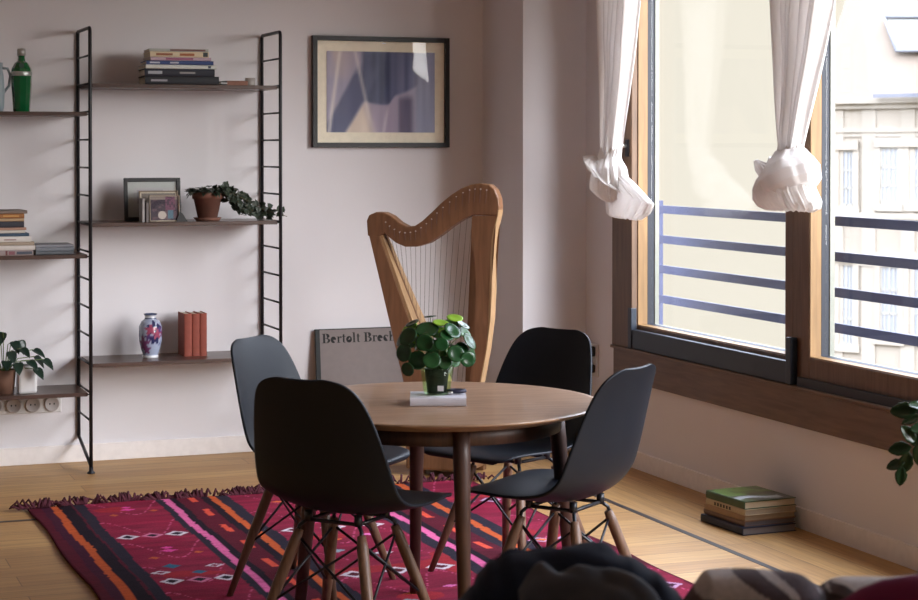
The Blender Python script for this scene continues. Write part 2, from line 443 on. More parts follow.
# ------------------------------------------------------------------ shelving
SHX0, SHX1 = 1.447, 2.352
YF = YB - .36
su = empty('shelving_unit', (SHX0, YB - .18, 0), 0, 'black wire ladder shelving with walnut boards along the back wall', 'shelving')
def ladder(x):
    bm = bmesh.new(); r = .0085
    yb, yf = YB - .012 - (YB - .18), YF - (YB - .18)
    z1 = 2.06; c = .018
    pts = [(x, yb, .125), (x, yb, z1 - c), (x, yb - .006, z1 - .004), (x, yb - c, z1), (x, yf + c, z1), (x, yf + .006, z1 - .004), (x, yf, z1 - c), (x, yf, .012)]
    tube(bm, pts, r, 8)
    tube(bm, [(x, yb, .125), (x, yf + .006, .035), (x, yf, .02)], r, 8)
    n = 14
    for k in range(n):
        z = .243 + k * .13
        tube(bm, [(x, yb, z), (x, yf, z)], .005, 6)
    o = link('side_ladder', bm, STEEL, su)
    bm = bmesh.new(); lathe(bm, [(.0, 0), (.018, 0), (.018, .006), (.01, .012), (.01, .03), (0, .03)], 12, (x, yf, 0)); link('foot', bm, STEEL, o)
ladder(0); ladder(SHX1 - SHX0); ladder(-(SHX1 - SHX0))
def shelf(x0, x1, z, d=.31):
    y0 = YF - (YB - .18) + .012
    link('shelf', boxm(x0 + .012, x1 - .012, y0, y0 + .335, z - .018, z), SHELFWOOD, su, bevel=.002)
    for x in (x0 + .011, x1 - .011):
        for y in (y0 + .01, y0 + .325):
            bm = bmesh.new(); tube(bm, [(x - .012, y, z - .01), (x + .012, y, z - .01)], .004, 6); link('shelf_pin', bm, STEEL, su)
W = SHX1 - SHX0
ZT, ZM, ZL = 1.803, 1.157, .506
ZLT, ZLM, ZLL = 1.671, 1.013, .374
for z in (ZT, ZM, ZL): shelf(0, W, z)
for z in (ZLT, ZLM, ZLL): shelf(-W, 0, z)

def shx(px, y=8.72): return on(px, 200, (0, y, 0), (0, 1, 0)).x

# ------------------------------------------------------------------ books
BMATS = {}
def bmat(c, rough=.6):
    k = (c, rough)
    if k not in BMATS: BMATS[k] = mat('book_cover', c, rough=rough, noise=.05, scale=15)
    return BMATS[k]

def book(loc, l, w, t, c, rz=0, label='', group=None, name='book', pages=PAPER, stand=False, deco=None):
    """lying book, spine on local -y side, length along x. deco: list of (x0,x1,h0,h1,colour) on spine, fractions"""
    b = empty(name, loc, rz, label, 'book', group)
    bm = bmesh.new(); ct = min(.003, t * .18)
    box(bm, -l / 2, l / 2, -w / 2 + ct, w / 2, 0, ct); box(bm, -l / 2, l / 2, -w / 2 + ct, w / 2, t - ct, t)
    # rounded spine
    n = 6; pr = []
    for k in range(n + 1):
        a = -PI / 2 + PI * k / n; pr.append((-w / 2 + ct - math.cos(a) * ct * 1.2, t / 2 + math.sin(a) * t / 2))
    prism(bm, [Vector((-l / 2, y, z)) for y, z in pr] , (l, 0, 0))
    link('cover', bm, bmat(c), b)
    link('page_block', boxm(-l / 2 + .004, l / 2 - .004, -w / 2 + ct * 1.2, w / 2 - .004, ct, t - ct), pages, b)
    if deco:
        for (x0, x1, h0, h1, dc) in deco:
            y = -w / 2 - .0012
            link('spine_print', boxm(-l / 2 + x0 * l, -l / 2 + x1 * l, y, y + .003, t * h0, t * h1), bmat(dc), b)
    return b

G = 'books piled on the top right shelf'
# pile on top shelf (px 142-218)
z = ZT + .0005
spec = [((28, 32, 40), .028, 145, 218, [(.08, .3, .35, .6, (150, 150, 160))], 'thick black book at the very bottom of the pile on the top shelf'),
        ((32, 36, 50), .026, 145, 214, [(.05, .25, .3, .7, (160, 165, 175)), (.5, .72, .35, .6, (150, 150, 150))], 'black book with grey lettering, second from the bottom on the top shelf'),
        ((206, 210, 206), .014, 145, 215, [(.88, .92, .2, .8, (50, 60, 80))], 'thin white spined book in the middle of the top shelf pile'),
        ((52, 74, 124), .014, 147, 213, [(.05, .2, .3, .7, (190, 195, 210)), (.35, .48, .3, .7, (190, 195, 210))], 'blue spined book in the top shelf pile'),
        ((190, 166, 180), .012, 150, 210, [(.25, .7, .2, .8, (150, 90, 120))], 'thin pinkish spined book under the cream one on the top shelf'),
        ((214, 200, 172), .019, 150, 208, [(.1, .38, .3, .7, (140, 84, 54)), (.5, .75, .25, .7, (160, 96, 60)), (.9, .98, .1, .9, (60, 70, 72))], 'cream spined book with reddish brown lettering near the top of the pile'),
        ((178, 182, 178), .010, 150, 208, [(.35, .95, .2, .8, (116, 84, 84))], 'grey topmost book of the pile on the top shelf')]
for c, t, p0, p1, dc, lb in spec:
    t *= 1.33; x0, x1 = shx(p0), shx(p1)
    book(((x0 + x1) / 2, 8.79, z), x1 - x0, .22, t, c, 0.09 * (random.random() - .5) - .03, lb, G, deco=dc); z += t + .0005
# small items on the top shelf right
bx = empty('match_box', (shx(224), 8.74, ZT), 0, 'small black box beside the book pile on the top shelf', 'box')
link('box_body', boxm(-.014, .014, -.03, .03, 0, .02), BLACKP, bx, bevel=.002); link('box_edge', boxm(-.015, .015, -.031, .031, .008, .012), WHITE, bx)
bl = link('wooden_block', boxm(-.055, .055, -.03, .03, 0, .022), mat('reddish_wood', (128, 84, 66), rough=.6), loc=(shx(237), 8.75, ZT), bevel=.003)
tag(bl, 'low reddish brown wooden block between the black box and the cup', 'block')
bm = bmesh.new(); lathe(bm, [(0, .001), (.022, .0), (.024, .006), (.025, .038), (.0225, .038), (.021, .008), (0, .006)], 24)
cp = link('small_cup', bm, mat('grey_ceramic', (162, 156, 152), rough=.4), loc=(shx(253), 8.77, ZT)); tag(cp, 'small grey cup at the right end of the top shelf', 'cup')

# pile on left middle shelf
z = ZLM + .0005
spec = [((150, 138, 138), .022, -30, 32, [(.55, .58, .1, .9, (96, 40, 44)), (.6, .7, .2, .8, (130, 80, 90)), (.73, .98, .25, .75, (70, 76, 90))], 'grey patterned bottom book of the pile on the left middle shelf'),
        ((206, 200, 196), .018, -28, 34, None, 'white book second from the bottom of the left middle pile'),
        ((160, 146, 130), .014, -28, 33, None, 'tan book under the white ones in the left middle pile'),
        ((214, 210, 206), .022, -30, 30, [(.55, .75, .3, .5, (150, 120, 116))], 'thicker white book in the middle of the left middle pile'),
        ((56, 78, 100), .012, -30, 28, None, 'dark blue thin book in the left middle pile'),
        ((200, 196, 188), .012, -30, 24, [(.2, .5, .1, .9, (74, 92, 88))], 'pale thin book above the dark blue one in the left middle pile'),
        ((170, 134, 116), .010, -30, 25, None, 'thin brownish book in the left middle pile'),
        ((48, 50, 60), .024, -30, 23, None, 'black book in the upper half of the left middle pile'),
        ((176, 150, 118), .012, -30, 23, None, 'beige book just below the orange brown one, left middle pile'),
        ((150, 100, 56), .018, -30, 23, [(.6, .9, .3, .7, (190, 140, 80))], 'orange brown book near the top of the left middle pile'),
        ((126, 112, 104), .012, -30, 26, None, 'worn grey brown topmost book of the left middle pile')]
for c, t, p0, p1, dc, lb in spec:
    t *= 1.14; x0, x1 = shx(p0), shx(p1)
    book(((x0 + x1) / 2, 8.80, z), x1 - x0, .24, t, c, 0.015 * (random.random() - .5), lb, 'books piled on the left middle shelf', deco=dc); z += t + .0005
x0, x1 = shx(36), shx(74); z = ZLM + .0005
for t, c, lb in ((.014, (92, 96, 102), 'grey notebook lying at the bottom beside the left middle pile'), (.018, (112, 116, 124), 'grey paperback lying in the middle beside the left middle pile'), (.012, (128, 130, 138), 'light grey booklet lying on top beside the left middle pile')):
    book(((x0 + x1) / 2, 8.83, z), x1 - x0, .2, t, c, 0, lb, 'grey booklets beside the left pile'); z += t + .0005

# red books upright
def upright(x, y, z, t, hgt, dep, c, label, group, rx=0):
    b = empty('book', (x, y, z), 0, label, 'book', group)
    bm = bmesh.new(); ct = .003
    box(bm, 0, ct, -dep / 2 + ct, dep / 2, 0, hgt); box(bm, t - ct, t, -dep / 2 + ct, dep / 2, 0, hgt)
    pr = [(t / 2 + math.sin(-PI / 2 + PI * k / 8) * t / 2, -dep / 2 + ct - math.cos(-PI / 2 + PI * k / 8) * .005) for k in range(9)]
    prism(bm, [Vector((q[0], q[1], 0)) for q in pr], (0, 0, hgt))
    link('cover', bm, c, b); link('page_block', boxm(ct, t - ct, -dep / 2 + ct, dep / 2 - .004, .003, hgt - .004), PAPER, b)
xs = shx(183.5, 8.84)
for i, (t, hh, lb) in enumerate(((.038, .205, 'leftmost and widest red clothbound book standing on the lower shelf'), (.036, .204, 'middle red clothbound book standing between two others'), (.034, .205, 'right hand red clothbound book standing on the lower shelf'))):
    upright(xs, 8.90, ZL, t, hh, .14, REDC, lb, 'red books standing on the lower shelf'); xs += t + .0015

# vase -------------------------------------------------------------
bm = bmesh.new()
vp = [(0, .002), (.036, 0), (.038, .006), (.036, .014), (.045, .04), (.054, .08), (.056, .12), (.054, .15), (.044, .172), (.028, .184), (.026, .196), (.033, .208), (.031, .209), (.023, .196), (.024, .18), (0, .17)]
fine = []
for (r0, z0), (r1, z1) in zip(vp, vp[1:]):
    for k in range(5): fine.append((r0 + (r1 - r0) * k / 5, z0 + (z1 - z0) * k / 5))
fine.append(vp[-1])
lathe(bm, fine, 72)
va = link('flower_vase', bm, attrmat('painted_porcelain', rough=.2, coat=.5), loc=(shx(151, 8.84), 8.86, ZL))
def vcol(co):
    a = math.atan2(co.y, co.x); z = co.z; w = a * .05
    d = lambda wx, wz, r: math.hypot((a - wx) * .05, z - wz) < 1.3 * r * (1 + .35 * math.sin(5 * math.atan2(z - wz, (a - wx) * .05)))
    if z > .185: return (66, 76, 106) if (z > .203 or z < .19) else (200, 204, 212)
    if z < .012: return (220, 222, 226)
    if d(-1.75, .135, .016) or d(-1.15, .115, .014): return (150, 70, 96)
    if d(-1.45, .145, .020) or d(-1.35, .09, .016): return (38, 44, 84)
    if d(-1.0, .14, .015) or d(-1.9, .1, .012): return (84, 60, 110)
    if d(-2.5, .07, .022) or d(-2.2, .04, .014) or d(-.5, .12, .014): return (120, 70, 110)
    n = vnoise(a * 9, z * 170)
    if n > .74 and .03 < z < .17 and (a < -2.0 or a > -.9): return (70, 78, 130)
    return (158, 167, 190)
setcol(va, vcol); tag(va, 'porcelain vase painted with blue and plum flowers on the lower shelf', 'vase')

# left top shelf: bottle and jug ------------------------------------
GREEN = mat('green_bottle_glass', (10, 88, 48), rough=.12, coat=.6)
SILV = mat('silver_foil', (176, 180, 178), rough=.35, metal=.6)
bo = empty('glass_bottle', (shx(22.5, 8.76), 8.78, ZLT), 0, 'green glass spirit bottle with a silver cap on the left top shelf', 'bottle')
bm = bmesh.new(); lathe(bm, [(0, 0), (.036, 0), (.038, .006), (.046, .12), (.047, .175), (.044, .20), (.030, .225), (.018, .235), (.016, .25), (.017, .262), (0, .262)], 10)
for f in bm.faces: f.smooth = False
link('bottle_body', bm, GREEN, bo)
bm = bmesh.new(); lathe(bm, [(0, .258), (.019, .258), (.019, .29), (0, .292)], 24); link('cap', bm, SILV, bo)
bm = bmesh.new(); lathe(bm, [(.0475, .165), (.0485, .167), (.0485, .183), (.0475, .185)], 30); link('neck_band', bm, SILV, bo)
bm = bmesh.new(); r0 = bmesh.ops.create_circle(bm, cap_ends=True, segments=20, radius=.012); bmesh.ops.rotate(bm, verts=bm.verts, matrix=Matrix.Rotation(PI / 2, 3, 'X')); bmesh.ops.translate(bm, verts=bm.verts, vec=(-.005, -.0455, .212))
link('seal', bm, mat('dark_green_seal', (20, 60, 44), rough=.5), bo)
ju = empty('ceramic_jug', (shx(-4, 8.74), 8.79, ZLT), 0, 'pale blue grey jug with a handle at the left end of the top shelf', 'jug')
JUG = mat('blue_grey_glaze', (150, 164, 172), rough=.35)
bm = bmesh.new(); lathe(bm, [(0, 0), (.038, 0), (.044, .02), (.047, .10), (.042, .17), (.036, .2), (.04, .225), (.037, .225), (.033, .2), (.038, .1), (0, .01)], 28); link('jug_body', bm, JUG, ju)
bm = bmesh.new(); tube(bm, [(.036, 0, .2), (.06, 0, .2), (.072, 0, .165), (.066, 0, .12), (.044, 0, .09)], .006, 8); link('handle', bm, JUG, ju)

# ------------------------------------------------------------------ leaves & plants
def leaf(bm, base, dirv, l, w, shape='oval', droop=.3, up=Vector((0, 0, 1)), mi=0, cup=.12):
    d = Vector(dirv).normalized(); s = d.cross(up)
    if s.length < .05: s = d.cross(Vector((0, 1, 0)))
    s.normalize(); n = s.cross(d).normalized()
    prof = {'oval': [(0, .02), (.15, .55), (.4, 1), (.65, .9), (.88, .5), (1, .02)],
            'heart': [(0, .5), (.1, .9), (.3, 1), (.55, .8), (.8, .42), (1, .02)],
            'ivy': [(0, .35), (.15, 1), (.3, .75), (.45, .8), (.7, .4), (1, .02)]}[shape]
    rows = []
    for t, k in prof:
        c = Vector(base) + d * (l * t) - n * (droop * l * t * t)
        hw = w / 2 * k
        rows.append([bm.verts.new(c - s * hw + n * cup * hw * 2), bm.verts.new(c - s * hw * .5), bm.verts.new(c - n * .001), bm.verts.new(c + s * hw * .5), bm.verts.new(c + s * hw + n * cup * hw * 2)])
    for a, b in zip(rows, rows[1:]):
        for k in range(4):
            f = bm.faces.new((a[k], a[k + 1], b[k + 1], b[k])); f.smooth = True; f.material_index = mi

def rleaf(bm, c, n, r, mi=0, seg=16):
    """round slightly cupped pilea leaf, facing n"""
    n = Vector(n).normalized(); a = n.cross(Vector((.3, .2, 1))).normalized(); b = n.cross(a)
    cv = bm.verts.new(Vector(c) - n * r * .10)
    rings = []
    for q, dn in ((.5, -.04), (.85, .02), (1, -.03)):
        rings.append([bm.verts.new(Vector(c) + (a * math.cos(2 * PI * k / seg) * 1.08 + b * math.sin(2 * PI * k / seg)) * r * q + n * r * dn) for k in range(seg)])
    for k in range(seg):
        f = bm.faces.new((cv, rings[0][k], rings[0][(k + 1) % seg])); f.smooth = True; f.material_index = mi
        for p, q in zip(rings, rings[1:]):
            f = bm.faces.new((p[k], q[k], q[(k + 1) % seg], p[(k + 1) % seg])); f.smooth = True; f.material_index = mi

def solid(o, t=.0008):
    s = o.modifiers.new('s', 'SOLIDIFY'); s.thickness = t; s.offset = 0

# ivy in terracotta pot on the middle shelf
ix, iy = shx(208, 8.78), 8.79
iv = empty('potted_ivy', (ix, iy, ZM), 0, 'ivy trailing to the right from a terracotta pot on the middle shelf', 'plant')
bm = bmesh.new(); lathe(bm, [(0, .012), (.046, .012), (.066, .105), (.072, .105), (.074, .135), (.067, .137), (.064, .118), (0, .118)], 32); link('pot', bm, TERRA, iv)
bm = bmesh.new(); lathe(bm, [(0, 0), (.055, 0), (.068, .016), (.064, .016), (.052, .01), (0, .01)], 32); link('saucer', bm, TERRA, iv)
bm = bmesh.new(); lathe(bm, [(.063, .119), (.04, .125), (0, .127)], 20); link('soil', bm, SOIL, iv)
bm = bmesh.new(); sb = bmesh.new()
rnd = random.Random(3)
for k in range(95):
    a = rnd.random() * 2 * PI; r = .085 * math.sqrt(rnd.random()); zz = .135 + .035 * rnd.random() * (1 - r / .12)
    leaf(bm, (r * math.cos(a), r * math.sin(a), zz), (math.cos(a) + .3 * rnd.uniform(-1, 1), math.sin(a) + .3 * rnd.uniform(-1, 1), rnd.uniform(-.5, .7)), .030 + .012 * rnd.random(), .030, 'ivy', .3)
for k in range(10):
    dy = rnd.uniform(-.09, .05); ln = [.315, .29, .25][k] if k < 3 else rnd.uniform(.10, .26); hz = rnd.uniform(.07, .15)
    pts = [Vector((.04, dy * .4, .135)), Vector((.08, dy * .7, hz)), Vector((.08 + ln * .25, dy, hz * .72)), Vector((.08 + ln * .5, dy, max(.03, hz * .42))), Vector((.06 + ln * .8, dy, .026)), Vector((.06 + ln, dy, .014))]
    for i in range(1, len(pts)): pts[i] += Vector((0, rnd.uniform(-.008, .008), rnd.uniform(0, .014)))
    tube(sb, pts, .0014, 5)
    for a_, b2 in zip(pts, pts[1:]):
        for q in range(3):
            p = a_.lerp(b2, (q + rnd.random()) / 3) + Vector((rnd.uniform(-.015, .015), 0, rnd.uniform(-.006, .024))); d = Vector((rnd.uniform(-.6, 1), rnd.uniform(-1, .4), rnd.uniform(-.7, .8)))
            leaf(bm, p, d, rnd.uniform(.026, .04), .034, 'ivy', .2, up=Vector((rnd.uniform(-.5, .5), -1, rnd.uniform(0, 1))))
for k in range(2):
    pts = [Vector((.08, -.02 * k, .15)), Vector((.15, -.02 * k, .145 - .02 * k)), Vector((.20, -.02 * k, .10 - .015 * k)), Vector((.245 + .03 * k, -.02 * k, .06))]
    tube(sb, pts, .0014, 5)
    for a_, b2 in zip(pts, pts[1:]):
        for q in range(3):
            p = a_.lerp(b2, (q + .5) / 3); leaf(bm, p, (rnd.uniform(-.2, 1), rnd.uniform(-1, 1), rnd.uniform(-.4, .6)), .03, .03, 'ivy', .2, up=Vector((0, -1, .5)))
solid(link('foliage', bm, LEAFD, iv), .0006); link('stems', sb, mat('ivy_stem', (72, 62, 44), rough=.8), iv)

# framed pictures on middle shelf -----------------------------------
def picframe(name, x0, x1, y, z0, z1, bw, fm, matc, art, tilt, label, matw=.03, cat='picture frame', dep=.014):
    w, hh = x1 - x0, z1 - z0
    p = empty(name, ((x0 + x1) / 2, y, z0), 0, label, cat); p.rotation_euler = (tilt, 0, 0)
    bm = bmesh.new(); ring_xz(bm, -w / 2, w / 2, 0, hh, -dep, 0, bw); link('frame', bm, fm, p, bevel=.0015)
    link('backing', boxm(-w / 2 + bw * .5, w / 2 - bw * .5, -dep * .35, -.001, bw * .5, hh - bw * .5), matc, p)
    bm = bmesh.new(); a0, a1, c0, c1 = -w / 2 + bw + matw, w / 2 - bw - matw, bw + matw, hh - bw - matw
    grid(bm, 60, 48, lambda u, v: (a0 + (a1 - a0) * u, -dep * .42, c0 + (c1 - c0) * v))
    ao = link('print', bm, attrmat('printed_picture', rough=.7), p)
    setcol(ao, lambda co: art((co.x - a0) / (a1 - a0), (co.z - c0) / (c1 - c0)))
    bm = bmesh.new(); box(bm, -w / 2 + bw, w / 2 - bw, -dep * .8, -dep * .7, bw, hh - bw); link('glass', bm, PICGLASS, p)
    return p
def ring_xz(bm, x0, x1, z0, z1, ya, yb, w):
    box(bm, x0, x0 + w, ya, yb, z0, z1); box(bm, x1 - w, x1, ya, yb, z0, z1)
    box(bm, x0 + w, x1 - w, ya, yb, z0, z0 + w); box(bm, x0 + w, x1 - w, ya, yb, z1 - w, z1)
PICGLASS = glassmat('picture_glass', (1, 1, 1), .8)
def art_grey(u, v):
    if .1 < u < .8 and .3 < v < .9: return (150, 150, 156)
    return (176, 176, 178)
picframe('picture_frame', shx(124.5, 8.86), shx(181, 8.86), 8.87, ZM, ZM + .205, .018, BLACKP, mat('pale_mount', (178, 182, 180), rough=.8), art_grey, -.10, 'black framed picture with a pale mount leaning on the middle shelf', .028)
def art_photo(u, v):
    if math.hypot(u - .42, (v - .22) * .9) < .15: return (186, 176, 168)
    if .62 < u < .82 and .08 < v < .42: return (84, 112, 128)
    if .55 < u < .9 and v > .42: return (112, 72, 92) if vnoise(u * 14, v * 12) > .45 else (70, 50, 66)
    if v > .5 and abs(math.hypot(u - .38, v - .45) - .32) < .09: return (48, 36, 52)
    if v > .86: return (140, 128, 120)
    return (96, 76, 84) if vnoise(u * 9, v * 9) > .5 else (66, 56, 66)
picframe('picture_frame', shx(139, 8.80), shx(178, 8.80), 8.80, ZM, ZM + .145, .006, mat('light_wood_frame', (132, 116, 100), rough=.6), PAPER, lambda u, v: (120, 112, 106), -.08, 'thin pale wooden frame standing in front of the black frame', .006)
pc = picframe('photo_card', shx(149, 8.75), shx(179, 8.75), 8.745, ZM, ZM + .125, .004, mat('beige_frame', (150, 136, 122), rough=.6), PAPER, art_photo, -.08, 'small colourful photo with a white ball standing before the wooden frame', .002, cat='photograph')
for i, (px, c, lb) in enumerate(((141.5, (150, 146, 146), 'pale grey slim booklet standing at the left of the small photo'), (145.5, (106, 100, 100), 'dark grey slim booklet standing beside the small photo'))):
    b = link('slim_booklet', boxm(0, .012, -.04, .04, 0, .112 - .02 * i), bmat(c), loc=(shx(px, 8.72) - .002, 8.735, ZM), bevel=.002); tag(b, lb, 'booklet')
st = bmesh.new(); prism(st, [Vector((-.025, 0, 0)), Vector((.03, 0, 0)), Vector((.004, 0, .04)), Vector((-.008, 0, .045))], (0, .02, 0))
s = link('black_figurine', st, BLACKP, loc=(shx(181, 8.74), 8.73, ZM)); tag(s, 'small black wedge shaped ornament right of the small photo', 'ornament')

# left lowest shelf: pothos, white canister ---------------------------
px_, py_ = shx(4, 8.76), 8.79
po = empty('potted_pothos', (px_, py_, ZLL), 0, 'green leafy plant in a brown pot on the lowest left shelf', 'plant')
bm = bmesh.new(); lathe(bm, [(0, 0), (.045, 0), (.056, .11), (.05, .11), (.048, .095), (0, .095)], 28); link('pot', bm, mat('brown_pot', (110, 78, 62), rough=.8), po)
bm = bmesh.new(); sb = bmesh.new(); rnd = random.Random(5)
for k, (tx, tz, ty) in enumerate([(.04, .24, -.02), (.07, .21, -.05), (.13, .20, -.03), (.175, .155, -.04), (.10, .155, -.08), (.02, .2, -.07), (-.03, .26, 0), (-.08, .2, -.03), (.05, .15, -.09), (.0, .16, -.1), (-.05, .15, -.08), (.14, .165, .0), (.13, .12, -.09), (.0, .28, .02), (.075, .24, .02)]):
    tip = Vector((tx, ty, tz)); mid = Vector((tx * .45, ty * .45, .10 + (tz - .1) * .9))
    tube(sb, [Vector((tx * .1, ty * .1, .095)), mid, tip], .0022, 5)
    leaf(bm, tip, (tx * .8 + rnd.uniform(-.03, .03), ty - .05, -.12 + rnd.uniform(-.03, .06)), .07, .05, 'heart', .15, up=Vector((0, -.3, 1)))
solid(link('foliage', bm, LEAFPO, po)); link('stems', sb, STEM, po)
cn = empty('white_planter', (shx(27, 8.74), 8.77, ZLL), 0, 'white rounded square container beside the brown pot', 'container')
bm = bmesh.new(); box(bm, -.043, .043, -.043, .043, 0, .13); o = link('container_body', bm, WHITE, cn, bevel=.012)
link('opening_shade', boxm(-.036, .036, -.036, .036, .1295, .1315), mat('container_inner_shadow', (120, 118, 120), rough=.7), cn, bevel=.004)  # grey panel on the solid body paints the shaded opening

# socket strip on the wall under the lowest left shelf
ss = empty('socket_strip', (1.20, YB, .285), 0, 'white row of wall sockets under the lowest left shelf', 'socket')
link('plate', boxm(-.30, .165, -.012, 0, -.042, .042), WHITE, ss, bevel=.004)
for k in range(5):
    x = .12 - k * .09
    bm = bmesh.new(); lathe(bm, [(0, .002), (.026, .002), (.031, .008), (.036, .008), (.036, .004)], 24); bmesh.ops.rotate(bm, verts=bm.verts, matrix=Matrix.Rotation(PI / 2, 3, 'X'))
    bmesh.ops.translate(bm, verts=bm.verts, vec=(x, -.0125, 0)); o = link('socket', bm, mat('socket_well', (176, 168, 166), rough=.5), ss)
    bm = bmesh.new()
    for dx in (-.01, .01): box(bm, x + dx - .003, x + dx + .003, -.0165, -.0135, -.004, .004)
    link('pin_hole', bm, BLACKP, o)

# wall picture --------------------------------------------------------
def art_blue(u, v):
    # soft grey blue print: dark draped arch, curtain reflection painted in as paler folds
    def sm(a, b, x): t = max(0, min(1, (x - a) / (b - a))); return t * t * (3 - 2 * t)
    def mixc(c, d, k): return tuple(p + (q - p) * k for p, q in zip(c, d))
    st = vnoise(u * 30, v * 1.5) - .5
    c = mixc((150, 146, 168), (178, 164, 164), sm(.2, .5, vnoise(u * 6, v * 4)) * sm(.35, .0, u) * sm(.2, .5, v))
    c = mixc(c, (134, 140, 168), sm(.78, .86, u))
    vb = .34 + 1.5 * (u - .52) ** 2 + .10 * sm(.56, .64, u)
    k = sm(vb - .03, vb + .03, v) * sm(.30, .36, u) * sm(.86, .80, u)
    c = mixc(c, mixc((66, 74, 104), (104, 110, 144), sm(.55, .8, u) * .8 + st * .5), k)
    k2 = sm(vb + .02, vb - .03, v) * sm(.68, .60, u) * sm(.14 + .45 * v, .20 + .45 * v, u)
    c = mixc(c, mixc((202, 190, 178), (148, 138, 160), sm(.36, .50, u + .2 * v)), k2)
    xc = .06 + .40 * v ** .9 if v > 0 else .06
    k3 = sm(.135, .09, abs(u - xc)) * sm(.88, .72, v) * (.9 if v < .72 else .7)
    c = mixc(c, (80, 86, 116), k3 * (1 - k2))
    k4 = sm(.64, .68, u) * sm(.82, .76, u) * sm(.5, .38, v); c = mixc(c, (92, 88, 114), k4)
    k5 = sm(.03, .0, abs(u - (.02 + .10 * v))) * .7 + sm(.028, .0, abs(u - (.42 - .16 * v))) * .55 * sm(.0, .2, v) + sm(.025, 0, abs(u - (.52 + .14 * v))) * .35 * sm(.4, .2, v)
    c = mixc(c, (214, 208, 202), min(1, k5))
    return tuple(max(0, min(255, (q + st * 16) * 1.14)) for q in c)
wp = picframe('wall_picture', 2.609, 3.337, YB - .002, 1.508, 2.068, .024, BLACKP, mat('cream_mount', (250, 242, 222), rough=.85), art_blue, 0, 'large black framed blue grey picture hanging on the back wall', .052, cat='picture', dep=.03)

# poster --------------------------------------------------------------
pb = empty('leaning_poster', (2.625, 8.935, .0), 0, 'grey portrait poster board with black serif lettering leaning behind the harp', 'poster')
pb.rotation_euler = (-.12, 0, 0)
PW, PH = .48, .60
GREYP = mat('grey_poster_paper', (126, 116, 114), rough=.75)
link('board', boxm(.0, PW, 0, .012, 0, PH), GREYP, pb)
bm = bmesh.new(); box(bm, -.004, .018, -.002, .014, 0, PH + .001); box(bm, .018, PW, -.0015, .013, PH - .004, PH + .001); link('spine_edge', bm, mat('black_binding', (26, 30, 32), rough=.6), pb)
def arc(cx, cy, ro, so, ri, si, a0, a1, n=14):
    P = []
    for k in range(n + 1):
        a = a0 + (a1 - a0) * k / n; P.append((cx + ro * math.cos(a), cy + so * math.sin(a)))
    for k in range(n + 1):
        a = a1 + (a0 - a1) * k / n; P.append((cx + ri * math.cos(a), cy + si * math.sin(a)))
    return P
def rc(x0, x1, y0, y1): return [(x0, y0), (x1, y0), (x1, y1), (x0, y1)]
r_ = math.radians
GL = {
 'B': (.78, [rc(.10, .28, 0, 1), rc(0, .42, 0, .05), rc(0, .42, .95, 1), rc(.28, .42, .50, .545), arc(.38, .75, .30, .25, .13, .205, -PI / 2, PI / 2), arc(.40, .26, .33, .26, .15, .215, -PI / 2, PI / 2)]),
 'e': (.56, [arc(.25, .33, .25, .345, .11, .28, r_(0), r_(305), 26), rc(.12, .49, .32, .39)]),
 'r': (.46, [rc(.08, .22, 0, .66), rc(0, .32, 0, .045), rc(.0, .22, .62, .66), arc(.34, .50, .15, .17, .08, .12, r_(40), r_(180)), arc(.38, .56, .07, .07, .0, .0, 0, 2 * PI)]),
 't': (.40, [rc(.10, .24, .08, .88), rc(0, .36, .62, .665), arc(.24, .12, .14, .125, .02, .08, PI, r_(320))]),
 'o': (.58, [arc(.26, .33, .26, .345, .12, .30, 0, 2 * PI, 28)]),
 'l': (.34, [rc(.07, .21, 0, 1.04), rc(0, .29, 0, .045), rc(0, .21, .995, 1.04)]),
 'c': (.52, [arc(.25, .33, .25, .345, .11, .29, r_(55), r_(305), 24), arc(.40, .53, .07, .07, 0, 0, 0, 2 * PI)]),
 'h': (.66, [rc(.07, .21, 0, 1.04), rc(0, .29, 0, .045), rc(0, .21, .995, 1.04), rc(.41, .55, 0, .46), rc(.34, .63, 0, .045), arc(.35, .45, .20, .215, .06, .16, 0, PI)]),
 ' ': (.30, [])}
bm = bmesh.new(); x = .030; S = .0475; kx = 1.21
for ch in 'Bertolt Brecht':
    adv, polys = GL[ch]
    for k, P in enumerate(polys):
        for i in range(len(P)):
            pass
        prism(bm, [Vector((x + p[0] * S * kx, -.0012 - .00005 * k, PH - .07 + p[1] * S)) for p in P], (0, .002, 0))
    x += adv * S * kx
lt = link('lettering', bm, mat('black_print', (18, 18, 20), rough=.7), pb)

# outlet near the pier
so = empty('wall_socket', (XR, 8.37, .50), 0, 'white wall socket with dark plugs behind the far chair', 'socket')
link('plate', boxm(-.01, 0, -.04, .04, -.12, .04), WHITE, so, bevel=.003)
bm = bmesh.new(); box(bm, -.05, -.01, -.022, .022, -.02, .03); box(bm, -.045, -.01, -.02, .02, -.10, -.06); link('plug', bm, BLACKP, so, bevel=.006)

